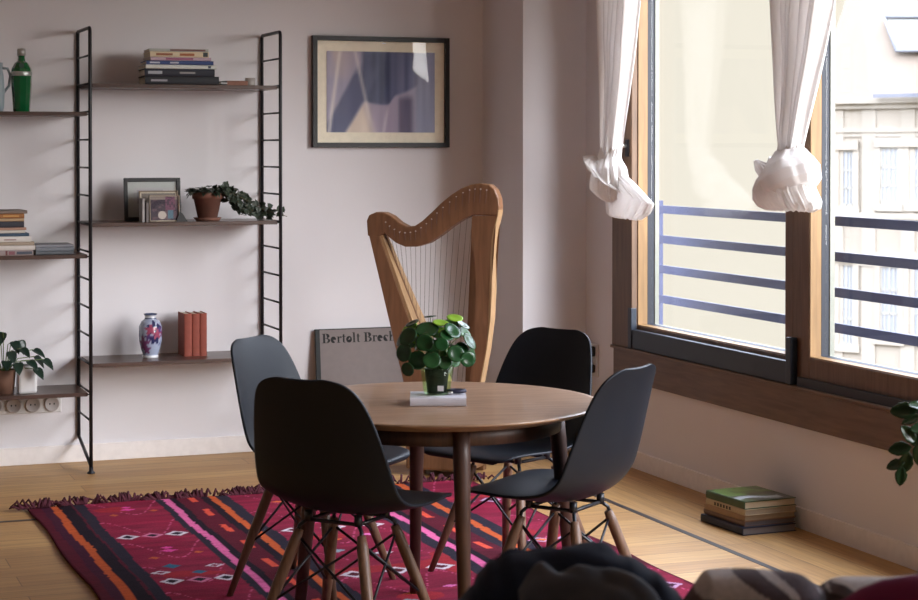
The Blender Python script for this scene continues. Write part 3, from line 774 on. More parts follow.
# ------------------------------------------------------------------ harp
HA = math.radians(41); hu = Vector((math.cos(HA), -math.sin(HA), 0)); hn = Vector((-math.sin(HA), -math.cos(HA), 0))
HP = Vector((2.86, 8.06, 0))
hp = empty('celtic_harp', HP, -HA, 'brown wooden lever harp standing in the corner behind the table', 'harp')
def hl(px, py, off=0):
    p = on(px, py, HP + hn * off, hn) - HP
    return Vector((p.dot(hu), -off, p.z))       # local: x along hu, y = -n
def smooth_closed(pts): return pts
neck = [(366.5, 221), (369, 215), (376, 212), (384, 212.4), (391.4, 216), (399, 222.5), (406.7, 226.5), (414.4, 226), (422, 221), (431.6, 212.2), (441, 203), (450.8, 195), (460.4, 188.6), (470, 184.8), (479.5, 183.2), (489, 184.6), (494.5, 189.4), (498, 198), (498.8, 207.6), (497.5, 216),
        (472.8, 215), (462.3, 219.5), (450.8, 227), (439.3, 236), (427.8, 243.3), (416.3, 246.8), (404.8, 246.8), (395.2, 242.6), (388.5, 237), (384, 233), (380, 236.5), (367.5, 236)]
bm = bmesh.new(); prism(bm, [hl(*p) for p in neck], (0, .062, 0)); link('neck', bm, [HARPWOOD], hp, bevel=.006)
pin = [(472, 216), (471.2, 228), (471, 238), (474.8, 257), (476, 280), (476, 320), (474, 350), (469, 380), (462, 405), (450, 430)]
pout = [(496.6, 216), (493.2, 230), (491.6, 240), (490.5, 256), (490.8, 290), (489.4, 320), (485.5, 350), (480, 380), (473, 408), (463, 434)]
bm = bmesh.new(); prism(bm, [hl(*p) for p in pin] + [hl(*p) for p in reversed(pout)], (0, .058, 0)); link('pillar', bm, HARPWOOD, hp, bevel=.004)
# window-lit side of the pillar, the light painted as a paler strip
bm = bmesh.new()
po2 = [(497.5, 210)] + pout
A = [hl(*p) for p in po2]; Bq = [q + Vector((.006, 0, 0)) for q in A]
prism(bm, [q + Vector((0, -.001, 0)) for q in A] + [q + Vector((0, -.001, 0)) for q in reversed(Bq)], (0, .062, 0)); link('pillar_lit_edge', bm, HARPLIGHT, hp)
# sound box: tapered, front (dark) side, soundboard light side
bm = bmesh.new()
tl, tr = hl(368.5, 234), hl(379.5, 236); bl, br = hl(416, 436), hl(450, 436)
dt, db = .07, .27
v = [Vector(tl), Vector(tr), Vector(br), Vector(bl)]
off = [Vector((0, dt, 0)), Vector((0, dt, 0)), Vector((0, db, 0)), Vector((0, db, 0))]
vf = [bm.verts.new(q + Vector((0, -.0, 0))) for q in v]; vb = [bm.verts.new(q + o_) for q, o_ in zip(v, off)]
bm.faces.new(vf); bm.faces.new(vb[::-1])
for i in range(4):
    f = bm.faces.new((vf[i], vb[i], vb[(i + 1) % 4], vf[(i + 1) % 4]))
link('sound_box', bm, HARPWOOD, hp, bevel=.004)
bm = bmesh.new()
n_ = Vector((.012, 0, .004))
q = [tr + Vector((.001, .002, 0)), tr + Vector((.001, dt - .002, 0)), br + Vector((.001, db - .002, 0)), br + Vector((.001, .002, 0))]
prism(bm, q, n_); link('soundboard', bm, HARPLIGHT, hp)
bm = bmesh.new(); q2 = [tr + Vector((.012, dt / 2 - .006, 0)), tr + Vector((.012, dt / 2 + .006, 0)), br + Vector((.012, db / 2 + .006, 0)), br + Vector((.012, db / 2 - .006, 0))]
prism(bm, q2, (.004, 0, .001)); link('string_rib', bm, HARPWOOD, hp)
# base and feet
b0 = hl(410, 436); b1 = hl(470, 436)
bm = bmesh.new(); box(bm, b0.x - .02, b1.x + .0, -.01, .28, .03, b0.z); link('base', bm, HARPWOOD, hp, bevel=.012)
for xx in (b0.x + .02, b1.x - .06):
    for yy in (.02, .24): link('foot', boxm(xx, xx + .04, yy, yy + .04, 0, .03), HARPWOOD, hp, bevel=.004)
# strings, pins, levers
sb = bmesh.new(); pbm = bmesh.new()
npin = 19
topc = [(386, 222), (392, 228), (400, 232), (408, 233), (416, 231), (424, 226), (432, 219), (440, 210), (450, 202), (460, 194), (470, 190), (478, 188.5), (487, 190)]
def samp(P, t):
    t *= len(P) - 1; i = min(int(t), len(P) - 2); f = t - i
    return (P[i][0] + (P[i + 1][0] - P[i][0]) * f, P[i][1] + (P[i + 1][1] - P[i][1]) * f)
for k in range(npin):
    t = k / (npin - 1)
    a = samp(topc, t); p = hl(*a)
    # string leaves at lower neck edge region and runs down to the string rib
    bt = tr.lerp(br, .10 + .88 * t)
    bt = Vector((bt.x + .016, dt / 2 + (db - dt) / 2 * (.10 + .88 * t), bt.z))
    tube(sb, [Vector((p.x, -.006, p.z)), Vector((p.x, -.006, p.z - .012)), bt], .00085, 4)
    lathe(pbm, [(0, -.004), (.002, -.004), (.002, .006), (0, .006)], 6, (0, 0, 0))
    vs = pbm.verts[:] ; pbm.verts.ensure_lookup_table(); nv = pbm.verts[-(6 * 2 + 2):]
    bmesh.ops.rotate(pbm, verts=nv, matrix=Matrix.Rotation(PI / 2, 3, 'X')); bmesh.ops.translate(pbm, verts=nv, vec=(p.x, -.004, p.z))
s_ = link('strings', sb, mat('nylon_string', (84, 66, 66), rough=.5), hp); s_['kind'] = 'stuff'
p_ = link('tuning_pins', pbm, mat('pin_metal', (200, 196, 190), rough=.3, metal=.6), hp)

# ------------------------------------------------------------------ rug
RX0, RX1, RY0, RY1 = 1.055, 3.005, 5.05, 7.86
CR = (128, 27, 54); CRD = (84, 22, 38); NAVY = (42, 36, 48); BLK = (32, 22, 32); ORG = (184, 84, 46); PNK = (206, 96, 146); PUR = (66, 26, 46)
bands = [(0, .045, CRD), (.045, .085, PUR), (.085, .118, ORG), (.118, .17, BLK), (.18, .225, NAVY), (.225, .52, CR), (.52, .55, NAVY), (.55, .58, PNK), (.58, .61, BLK),
         (.61, .66, CRD), (.66, .685, 'dash'), (.685, .71, CRD), (.71, .745, BLK), (.745, .775, ORG), (.775, .83, NAVY), (.83, 1.30, CR), (1.30, 1.36, NAVY), (1.36, 1.395, PNK), (1.395, 1.43, BLK), (1.43, 1.48, CRD), (1.48, 1.51, 'dash'), (1.51, 1.545, CRD), (1.545, 1.595, NAVY), (1.595, 1.63, ORG), (1.63, 1.69, NAVY), (1.69, 1.93, CR), (1.93, 2, CRD)]
WHT = (206, 196, 206); BLU = (54, 96, 120)
motifs = []
rr = random.Random(11)
for yc in (7.15, 6.35, 5.5):
    for dx, c in ((-.095, WHT), (0, (190, 110, 140)), (.095, WHT)): motifs.append((.375 + dx, yc, .045, .05, c, BLK))
    for dx, c in ((-.16, WHT), (0, WHT), (.16, WHT)): motifs.append((1.06 + dx, yc - .12, .055, .05, c, CRD))
    for dx in (-.06, .06): motifs.append((1.80 + dx, yc + .2, .05, .05, (176, 140, 170), PUR))
for yc in (7.68, 6.85, 5.95):
    motifs.append((.375, yc, .035, .025, (206, 70, 140), None)); motifs.append((.375, yc + .05, .025, .02, (206, 70, 140), None))
    motifs.append((.30, yc - .1, .02, .02, (176, 84, 50), None)); motifs.append((.47, yc - .06, .02, .02, (176, 84, 50), None))
    motifs.append((1.0, yc - .05, .035, .02, (214, 110, 60), None)); motifs.append((1.15, yc, .03, .02, (214, 110, 170), None)); motifs.append((1.75, yc - .3, .03, .02, (214, 110, 60), None))
for yc in (6.72, 5.9):
    motifs.append((.33, yc - .12, .035, .04, BLU, None)); motifs.append((.27, yc - .22, .04, .03, WHT, CR)); motifs.append((.48, yc - .16, .035, .03, WHT, CR)); motifs.append((.40, yc - .25, .03, .03, BLU, None))
    motifs.append((.95, yc - .1, .04, .03, (130, 150, 160), None)); motifs.append((1.1, yc - .2, .04, .03, (190, 190, 196), CR)); motifs.append((1.22, yc - .12, .035, .03, BLU, None))
def rugcol(co):
    x = co.x - RX0; y = co.y
    x += .006 * (vnoise(y * 5, 1.3) - .5) * 2 + .003 * (vnoise(y * 40, 7) - .5)
    c = CR
    for a, b2, cc in bands:
        if a <= x < b2: c = cc; break
    else: c = CRD
    if c == 'dash': c = (206, 78, 60) if (y * 3.1) % 1 < .45 else CRD
    if c is CR:
        n = vnoise(x * 6, y * 26); m_ = vnoise(x * 3 + 9, y * 7)
        k = .86 + .26 * n; c = (c[0] * k, c[1] * k + 10 * m_, c[2] * k + 6 * m_)
        w = abs((y * 2.4 + .35 * math.sin(x * 20)) % 1 - .5)
        if w < .016 and (x * 40) % 1 < .7: c = (186, 80, 116)
        if m_ > .84: c = (150, 40, 50)
    for mx, my, a, b2, c1, c2 in motifs:
        d = abs(x - mx) / a + abs(y - my) / b2
        if d < 1: c = c1 if (c2 is None or d > .55) else c2
    k = .92 + .16 * vnoise(x * 2, y * 230)
    return tuple(min(255, q * k) for q in c)
bm = bmesh.new(); grid(bm, 280, 380, lambda u, v: (RX0 + (RX1 - RX0) * u + .006 * math.sin(v * 17), RY0 + (RY1 - RY0) * v + .012 * math.sin(u * 11), .007 + .0025 * math.sin(u * 9 + v * 5) + .0015 * math.sin(v * 31)))
rug = empty('kilim_rug', ((RX0 + RX1) / 2, (RY0 + RY1) / 2, 0), 0, 'crimson flatwoven rug with pink and orange stripes under the table', 'rug')
ro = link('woven_field', bm, attrmat('kilim_wool', rough=.95, bump=.5, bscale=140, spec=.1)); setcol(ro, rugcol)
ro.parent = rug; ro.location = -rug.location
sd = ro.modifiers.new('s', 'SOLIDIFY'); sd.thickness = .006; sd.offset = -1
bm = bmesh.new(); rnd = random.Random(9)
for end, sg in ((RY1, 1), (RY0, -1)):
    n = 12
    for k in range(n):
        cx = RX0 + .03 + (RX1 - RX0 - .06) * k / (n - 1) + rnd.uniform(-.03, .03)
        for q in range(34):
            off_ = rnd.gauss(0, .035); a = off_ * 14 + rnd.uniform(-.7, .7); l = rnd.uniform(.04, .085) * (1.1 - min(.6, abs(off_) * 7))
            p0 = Vector((cx + off_, end - sg * .012 + .012 * math.sin((cx - RX0) * 5.6), .012))
            d = Vector((math.sin(a), sg * math.cos(a), 0))
            tube(bm, [p0, p0 + d * l * .5 + Vector((0, 0, rnd.uniform(.008, .035))), p0 + d * l + Vector((0, 0, rnd.uniform(-.002, .008)))], [.006, .005, .003], 5)
fr = link('fringe', bm, mat('dark_red_fringe', (70, 20, 34), rough=.95)); fr.parent = rug; fr.location = -rug.location; fr['kind'] = 'stuff'

# ------------------------------------------------------------------ table
ZT_ = .713
tcx, tcy = lat(438, 5.815)
TR = .507
TA = math.radians(-20.63)      # legs are set along the view grain
tb = empty('round_dining_table', (tcx, tcy, .009), TA + math.radians(11), 'round wooden dining table standing on the red rug', 'table')
zt = ZT_ - .009
bm = bmesh.new(); lathe(bm, [(0, zt - .030), (TR - .075, zt - .030), (TR - .004, zt - .008), (TR, zt - .0055), (TR, zt - .0015), (TR - .0015, zt), (TR - .02, zt), (0, zt)], 96)
for f in bm.faces: f.smooth = abs(f.normal.z) < .5
link('tabletop', bm, TABLEWOOD, tb)
bm = bmesh.new(); lathe(bm, [(.36, zt - .08), (.385, zt - .08), (.385, zt - .028), (.36, zt - .028), (.36, zt - .08)], 64); link('apron', bm, TABLELEG, tb)
for k in range(4):
    a = k * PI / 2
    c, s = math.cos(a), math.sin(a)
    bm = bmesh.new(); tube(bm, [(.375 * c, .375 * s, zt - .029), (.385 * c, .385 * s, zt - .12), (.44 * c, .44 * s, 0)], [.027, .026, .016], 16); link('leg', bm, TABLELEG, tb)

# ------------------------------------------------------------------ chairs
def chair_shell():
    prof = [(.262, .425, .150, 0), (.268, .437, .180, .0), (.255, .447, .202, .004), (.20, .448, .220, .012), (.13, .440, .231, .020), (.05, .430, .237, .028), (-.03, .426, .239, .038), (-.095, .436, .238, .046), (-.145, .466, .236, .052), (-.172, .51, .232, .052), (-.188, .57, .226, .048), (-.202, .64, .214, .040), (-.217, .71, .198, .032), (-.233, .77, .178, .024), (-.244, .803, .155, .016), (-.251, .822, .124, .010), (-.255, .83, .078, .006)]
    bm = bmesh.new(); n = len(prof); rows = []; NU = 12
    for i, (y, z, w, rise) in enumerate(prof):
        a = prof[max(i - 1, 0)]; b = prof[min(i + 1, n - 1)]
        t = Vector((0, b[0] - a[0], b[1] - a[1])).normalized(); nn = Vector((0, t.z, -t.y))
        if nn.z < 0 and i < 8: nn = -nn
        if i >= 8 and nn.y < 0: nn = -nn
        row = []
        for k in range(NU + 1):
            u = -1 + 2 * k / NU; uu = math.sin(u * PI / 2) * .35 + u * .65
            p = Vector((uu * w, y, z)) + nn * rise * abs(uu) ** 2.2
            row.append(bm.verts.new(p))
        rows.append(row)
    for i in range(n - 1):
        for k in range(NU):
            f = bm.faces.new((rows[i][k], rows[i][k + 1], rows[i + 1][k + 1], rows[i + 1][k])); f.smooth = True
    return bm
def make_chair():
    t = empty('shell_chair', (0, 0, 0), 0)
    s = link('seat_shell', chair_shell(), PLASTIC, t, smooth=True)
    sub = s.modifiers.new('sub', 'SUBSURF'); sub.levels = 2; sub.render_levels = 2
    so_ = s.modifiers.new('sol', 'SOLIDIFY'); so_.thickness = .008; so_.offset = 1
    top = .375
    tops, feet = {}, {}
    for sx in (-1, 1):
        for sy in (-1, 1):
            a = Vector((sx * .105, sy * .09 - .01, top)); b = Vector((sx * .215, sy * .195 - .01, 0))
            tops[sx, sy] = a; feet[sx, sy] = b
            bm = bmesh.new(); d = (b - a)
            tube(bm, [a, a + d * .08, a + d * .45, b], [.012, .0165, .0165, .010], 12)
            l = link('leg', bm, CHAIRLEG, t)
    bm = bmesh.new()
    P = lambda k, f: tops[k].lerp(feet[k], f)
    ks = [(-1, -1), (1, -1), (1, 1), (-1, 1)]
    for i in range(4):
        a, b = ks[i], ks[(i + 1) % 4]
        tube(bm, [P(a, .06) * .96 + Vector((0, 0, .015)), P(b, .55)], .0042, 6)
        tube(bm, [P(b, .06) * .96 + Vector((0, 0, .015)), P(a, .55)], .0042, 6)
    for k in ks:
        c = Vector((k[0] * .085, k[1] * .075 - .01, .405)); tube(bm, [P(k, .10), tops[k] + Vector((0, 0, .012)), c], .006, 6)
    for sy in (-1, 1): tube(bm, [(-.09, sy * .075 - .01, .403), (.09, sy * .075 - .01, .403)], .006, 6)
    for sx in (-1, 1): tube(bm, [(sx * .085, -.085, .403), (sx * .085, .065, .403)], .006, 6)
    link('wire_brace', bm, STEEL, t)
    for sx in (-1, 1):
        for sy in (-1, 1):
            bm = bmesh.new(); tube(bm, [(sx * .085, sy * .075 - .01, .398), (sx * .085, sy * .075 - .01, .43)], .012, 8)
            link('seat_mount', bm, STEEL, t)
    return t
ch0 = make_chair()
def place(ch, back, tip, zb, label):
    b, t = Vector(back), Vector(tip); d = (t - b).normalized(); c = b + d * .250
    ch.location = (c.x, c.y, zb); ch.rotation_euler = (0, 0, math.atan2(d.y, d.x) - PI / 2)
    ch.scale = (1.015,) * 3
    tag(ch, label, 'chair', 'black moulded shell chairs around the table')
    return ch
def dirtip(back, tip): return back, tip
place(ch0, lat(301, 5.27), lat(398, 5.73), .009, 'black shell chair nearest the camera, seen from behind at the left of the table')
c2 = copy_tree(ch0); place(c2, lat(636, 5.56), lat(480, 5.85), .009, 'black shell chair in profile at the right of the table, facing left')
c3 = copy_tree(ch0); place(c3, lat(558, 6.73), lat(462, 6.36), .009, 'black shell chair on the far side of the table beside the window wall')
c4_ = copy_tree(ch0); place(c4_, lat(251, 6.43), lat(386, 6.22), .009, 'black shell chair at the far left showing its shiny inner back')

# ------------------------------------------------------------------ on the table
def ont(px, py): return on(px, py, (0, 0, ZT_), (0, 0, 1))
bk = ont(438, 403)
b = book((bk.x, bk.y, ZT_ + .0002), .172, .155, .026, (196, 192, 200), TA + .02, 'thick white book lying under the plant on the table', pages=mat('grey_pages', (150, 146, 156), rough=.9))
zb = ZT_ + .0264
pl = empty('potted_pilea', (bk.x - .0, bk.y + .01, zb), 0, 'round leaved green plant in a glass pot on the white book', 'plant')
bm = bmesh.new(); lathe(bm, [(0, 0), (.036, 0), (.042, .008), (.047, .05), (.053, .09), (.0515, .09), (.045, .05), (.040, .010), (0, .004)], 32); link('glass_pot', bm, glassmat('green_glass', (.86, .96, .80), .8), pl)
bm = bmesh.new(); lathe(bm, [(0, .006), (.030, .006), (.039, .078), (.041, .080), (.038, .082), (.036, .074), (0, .070)], 28); link('inner_pot', bm, BLACKP, pl)
bm = bmesh.new(); lathe(bm, [(.036, .074), (.02, .078), (0, .079)], 18); link('soil', bm, SOIL, pl)
fv = Vector((-math.sin(YAW), -math.cos(YAW), 0)); rv = Vector((math.cos(YAW), -math.sin(YAW), 0))
bm = bmesh.new(); c_ = fv * .0475 + rv * .012 + Vector((0, 0, .024))
prism(bm, [c_ + rv * sx * .0095 + Vector((0, 0, sz * .0085)) + fv * (.003 + .0035 * (sz > 0)) for sx, sz in ((-1, -1), (1, -1), (1, 1), (-1, 1))], fv * .001); link('label', bm, WHITE, pl)
bm = bmesh.new(); sb = bmesh.new()
S = 1870 / 5.8
# (px, py, radius px, depth toward camera, facing (right, toward-camera, up), young)
LV = [(408, 340, 13, .02, (-.5, .6, .5), 0), (404, 356, 12, .03, (-.6, .7, .1), 0), (427, 333, 14, .02, (-.1, .6, .8), 0), (425, 345, 11, .06, (-.2, .9, .3), 0), (442, 346, 8.5, .08, (.1, 1, .1), 0),
      (453, 334, 12, .03, (.5, .5, .6), 0), (470, 345, 12, .02, (.75, .35, .5), 0), (468, 362, 10, .05, (.4, .9, .0), 0), (456, 356, 11, .06, (.3, .9, .25), 0), (418, 363, 12, .05, (-.3, .9, .1), 0),
      (432, 362, 11, .07, (0, .9, .4), 0), (412, 328, 9, -.02, (-.4, .2, .8), 0), (441, 327, 10, 0, (.1, .3, .9), 1), (455, 323, 10, -.03, (.1, .35, .9), 1), (447, 338, 9, .05, (.3, .6, .7), 0),
      (418, 343, 9, .0, (-.3, .6, .7), 1), (408, 372, 9, .05, (-.5, .8, -.1), 0), (463, 330, 10, -.04, (.5, .2, .8), 0), (434, 350, 10, .03, (-.1, .8, .5), 0), (445, 365, 9, .06, (.2, .8, .4), 0),
      (472, 358, 9, 0, (.8, .4, .2), 0), (400, 345, 9, -.03, (-.8, .3, .4), 0), (430, 322, 8, -.04, (-.1, 0, 1), 0), (450, 350, 10, -.03, (.3, 0, .9), 0), (425, 355, 10, -.05, (-.2, 0, .9), 0), (462, 352, 9, .03, (.5, .8, .4), 0)]
rnd = random.Random(21)
for k in range(20):
    q = rnd.uniform(0, 2 * PI); m_ = rnd.uniform(.2, 1) ** .6
    LV.append((437 + 33 * m_ * math.cos(q), 347 - 24 * m_ * math.sin(q), rnd.uniform(7, 11), rnd.uniform(-.09, .02), (math.cos(q) * .8 + rnd.uniform(-.3, .3), rnd.uniform(.0, .9), math.sin(q) * .4 + rnd.uniform(.1, .9)), 1 if rnd.random() < .25 else 2))
for px, py, r, dep, nn, yg in LV:
    c = rv * ((px - 437) / S) + fv * dep + Vector((0, 0, (384 - py + 16) / S - .004))
    nv = rv * nn[0] + fv * nn[1] + Vector((0, 0, nn[2]))
    rleaf(bm, c, nv, r * .79 / S, yg)
    r0 = Vector((rv * ((px - 437) / S) + fv * dep)) * .12 + Vector((0, 0, .078))
    m_ = r0.lerp(c, .5) + Vector((0, 0, .025))
    tube(sb, [r0, m_, c - nv.normalized() * .004], .0014, 5)
solid(link('foliage', bm, [LEAFP, LEAFL, mat('pilea_mid_leaf', (48, 96, 40), rough=.35, noise=.25, scale=25)], pl), .0012); link('stems', sb, STEM, pl)
# small dark strap item lying on the book beside pot
sg = empty('wrist_watch', (bk.x + rv.x * .062 , bk.y + rv.y * .062 + .012, zb), TA, 'dark strapped small object beside the glass pot on the book', 'watch')
bm = bmesh.new(); pts = [Vector((.02 * math.cos(a) * 1.3, .018 * math.sin(a), .004 + .006)) for a in [k * 2 * PI / 14 for k in range(15)]]
tube(bm, pts, .006, 6); link('strap', bm, mat('navy_strap', (36, 34, 56), rough=.6), sg)
bm = bmesh.new(); lathe(bm, [(0, 0), (.012, 0), (.012, .007), (0, .008)], 18, (-.02, -.012, .004)); link('dial', bm, CHROME, sg)

# ------------------------------------------------------------------ books on floor
def onf(px, py, z=0): return on(px, py, (0, 0, z), (0, 0, 1))
z = .0005
fs = [(.030, (34, 40, 60), (126, 120, 120), 0, .315, .245, 'navy book at the bottom of the pile on the floor'), (.020, (120, 92, 74), (112, 106, 108), .012, .30, .235, 'brown book second from the bottom of the pile on the floor'),
      (.022, (150, 120, 88), (176, 158, 132), .006, .285, .24, 'tan book in the middle of the pile on the floor'), (.024, (176, 158, 128), (168, 152, 130), -.004, .285, .24, 'cream spined book with dark lettering just under the green one'),
      (.030, (58, 78, 46), (196, 178, 148), 0, .28, .24, 'green covered book on top of the pile on the floor')]
base = onf(741, 533); 
fx = 3.69; fy = 6.54
for i, (t, c, pc_, dy, l, w, lb) in enumerate(fs):
    # spine faces -X (local -y), so rotate -90deg
    deco = None
    if i == 3: deco = [(.22 + k * .075, .26 + k * .075, .25, .75, (46, 40, 36)) for k in range(6)]
    bb = book((fx + (.012 if i > 0 else 0), fy + dy, z), l, w, t, c, -PI / 2 + .05 + (.015 * i if i < 3 else .02), lb, 'books piled on the floor by the window wall', pages=mat('book_pages', pc_, rough=.9), deco=deco)
    z += t + .0004
# cover picture on the green one
bm = bmesh.new(); grid(bm, 40, 36, lambda u, v: (-.139 + .278 * u, -.112 + .230 * v, .0303))
cv = link('cover_print', bm, attrmat('printed_cover', rough=.3, coat=.3), bb)
def ccol(co):
    n = vnoise(co.x * 25, co.y * 25); 
    if abs(co.x - .07 - .02 * math.sin(co.y * 30)) < .022 and co.y < .08: return (176, 186, 190)
    if co.x < -.02 + .05 * n: return (86, 126, 52) if n > .45 else (60, 92, 40)
    return (64, 84, 52) if n > .5 else (40, 50, 36)
setcol(cv, ccol)

# ------------------------------------------------------------------ curtains
def curtain(px0t, px1t, pxk0, pxk1, pyk, X, zt, label, seed, fold=7):
    zk = on((pxk0 + pxk1) / 2, pyk, (X, 0, 0), (1, 0, 0)).z
    y0t = on(px0t, 0, (X, 0, 0), (1, 0, 0)).y; y1t = on(px1t, 0, (X, 0, 0), (1, 0, 0)).y
    y0k = on(pxk0, pyk, (X, 0, 0), (1, 0, 0)).y; y1k = on(pxk1, pyk, (X, 0, 0), (1, 0, 0)).y
    ztop = on(px0t, 0, (X, 0, 0), (1, 0, 0)).z
    c = empty('tied_curtain', (X, (y0k + y1k) / 2, zk), 0, label, 'curtain', 'white curtains tied in knots')
    ox, oy, oz = X, (y0k + y1k) / 2, zk
    bm = bmesh.new(); NV, NU = 40, 96
    hz = zt - zk; r_ = (ztop - zk) / hz
    def fn(u, v):
        t = v                                 # 0 at knot, 1 at rod
        s = (t / r_)
        w = s ** .95 if s < 1 else 1 + (s - 1) * .9
        ya = y0k + (y0t - y0k) * w; yb_ = y1k + (y1t - y1k) * w
        y = ya + (yb_ - ya) * u
        amp = .012 + .020 * min(1, t * 2.2)
        x = amp * math.sin(u * PI * 2 * fold + seed + 1.5 * math.sin(v * 2 + seed)) + .01 * math.sin(u * 31 + seed) + (.035 * (1 - min(1, t * 3)) * math.sin(PI * u) * -1)
        return (x, y - oy + .006 * math.sin(v * 9 + u * 8), t * hz)
    grid(bm, NU, NV, fn); o = link('drape', bm, CURTAIN, c, smooth=True); solid(o, .002)
    return c, Vector((ox, oy, oz))
def blob_knot(parent, kind):
    """knotted cloth: wrapped band, bulging folded bundle and loose tail; local y: +left in the picture"""
    def fan(name, secs, nf, amp, seg=168, seed=0, loop=True):
        bm = bmesh.new(); rings = []
        NS = 5
        for i in range(len(secs) - 1):
            for q in range(NS):
                f = q / NS; f2 = f * f * (3 - 2 * f)
                rings.append([a + (b - a) * f2 for a, b in zip(secs[i], secs[i + 1])])
        rings.append(list(secs[-1]))
        R = []
        for i, (cy, cx, cz, ry, rx, fa, tilt) in enumerate(rings):
            ring_ = []
            for k in range(seg):
                a = 2 * PI * k / seg
                m = 1 + 1.35 * fa * (math.sin(a * nf + seed + i * .12 + 1.5 * math.sin(a * 2 + seed)) * .65 + math.sin(a * (nf * 1.6 // 1) + seed * 2 - i * .17) * .35)
                yy = math.cos(a) * ry * m; ring_.append(bm.verts.new((cx + math.sin(a) * rx * m, cy + yy - (.055 * min(1, max(0, -cz * 12)) if kind == 1 else 0), cz + yy * tilt + fa * .03 * math.sin(a * nf + i * .3))))
            R.append(ring_)
        for p, q in zip(R, R[1:]):
            for k in range(seg):
                f = bm.faces.new((p[k], p[(k + 1) % seg], q[(k + 1) % seg], q[k])); f.smooth = True
        if loop: bm.faces.new(R[0])
        bm.faces.new(R[-1][::-1])
        return link(name, bm, CURTAIN, parent, smooth=True)
    if kind == 1:
        fan('knot', [(0, 0, .07, .09, .03, .05, 0), (.0, -.01, .02, .10, .04, .06, -.1), (-.02, -.03, -.03, .13, .06, .07, -.1), (-.01, -.04, -.085, .145, .065, .08, .05), (.0, -.04, -.13, .14, .06, .09, .15), (-.01, -.03, -.165, .10, .045, .10, .15), (-.02, -.03, -.175, .05, .03, .1, .1)], 15, .1, seed=1)
        fan('knot_wrap', [(.05, -.055, .015, .04, .03, .05, .5), (.02, -.08, -.01, .10, .035, .05, .42), (-.02, -.085, -.05, .13, .035, .06, .40), (-.08, -.06, -.09, .10, .03, .06, .40), (-.11, -.04, -.11, .06, .02, .06, .4)], 9, .1, seed=4)
        fan('tail', [(-.06, -.03, -.05, .08, .025, .05, -.1), (-.15, -.03, -.10, .14, .03, .06, .1), (-.23, -.03, -.145, .20, .03, .07, .16), (-.17, -.025, -.205, .20, .035, .09, .10), (-.13, -.02, -.245, .16, .03, .10, .04), (-.13, -.02, -.25, .10, .015, .1, .03)], 17, .3, seed=2)
    else:
        fan('knot', [(.0, 0, .05, .075, .03, .05, 0), (-.01, -.01, .0, .09, .045, .05, -.1), (-.02, -.03, -.04, .13, .065, .05, -.05), (-.02, -.04, -.085, .155, .075, .06, .0), (-.02, -.04, -.125, .185, .08, .07, .0), (-.03, -.035, -.165, .20, .075, .08, .0), (-.035, -.03, -.19, .185, .06, .10, .0), (-.035, -.03, -.2, .15, .035, .11, .0)], 23, .1, seed=3)
        fan('knot_wrap', [(-.0, -.005, .03, .085, .045, .03, -.1), (-.03, -.03, -.02, .13, .075, .035, -.25), (-.06, -.045, -.065, .165, .09, .035, -.30), (-.085, -.045, -.105, .155, .085, .04, -.34), (-.10, -.04, -.125, .12, .06, .05, -.34)], 9, .1, seed=6)
        fan('tail', [(.06, -.02, -.085, .05, .02, .1, -.2), (.12, -.03, -.06, .05, .022, .1, -.3), (.17, -.03, -.035, .04, .014, .1, -.35), (.215, -.03, -.012, .012, .008, .1, -.3)], 7, .3, seed=5)
        fan('fold_end', [(.09, -.01, -.06, .03, .02, .2, 0), (.12, -.01, -.02, .035, .02, .2, 0), (.13, -.01, .0, .012, .01, .2, 0)], 4, .3, seed=7)
ca, _ = curtain(600, 635, 604, 618, 163, 3.72, 2.66, 'white curtain knotted in front of the left end of the window', 1.1, 6)
blob_knot(ca, 1)
cb, _ = curtain(775, 827, 783, 799, 158, 3.72, 2.66, 'white curtain knotted between the two window panes', 2.3, 7)
blob_knot(cb, 2)
cr = empty('curtain_rod', (3.72, 5.4, 2.67), 0, 'white curtain rod above the windows', 'curtain rod')
bm = bmesh.new(); tube(bm, [(0, -3.2, 0), (0, 2.95, 0)], .011, 10); link('rod', bm, WHITE, cr)
bm = bmesh.new()
for y in (-3.1, 0, 2.9): tube(bm, [(0, y, 0), (.15, y, 0)], .007, 8)
link('rod_bracket', bm, WHITE, cr)

# ------------------------------------------------------------------ ZZ / glossy plant at the right edge
gx, gy = lat(985, 4.5)
zp = empty('potted_glossy_plant', (gx, gy, 0), 0, 'glossy dark green leaves reaching in at the right edge below the window', 'plant')
bm = bmesh.new(); lathe(bm, [(0, 0), (.11, 0), (.14, .28), (.13, .28), (.12, .24), (0, .24)], 32); link('pot', bm, WHITE, zp)
bm = bmesh.new(); lathe(bm, [(.122, .241), (0, .25)], 24); link('soil', bm, SOIL, zp)
bm = bmesh.new(); sb = bmesh.new()
S5 = 1870 / 4.5
def loc5(px, py, dep=0): return rv * ((px - 985) / S5) + fv * dep + Vector((0, 0, 1.5 - (py - 149) / S5))
arcs = [([loc5(985, 690), loc5(965, 520), loc5(930, 445), loc5(899, 470)], 0), ([loc5(985, 690), loc5(970, 480), loc5(945, 415), loc5(910, 408)], .03), ([loc5(985, 690), loc5(985, 480), loc5(1000, 400), loc5(1040, 370)], 0), ([loc5(985, 690), loc5(1010, 520), loc5(1050, 450), loc5(1080, 450)], 0)]
for P, dp in arcs:
    P = [p + fv * dp * i for i, p in enumerate(P)]; tube(sb, P, [.006, .005, .004, .002], 6)
rnd = random.Random(4)
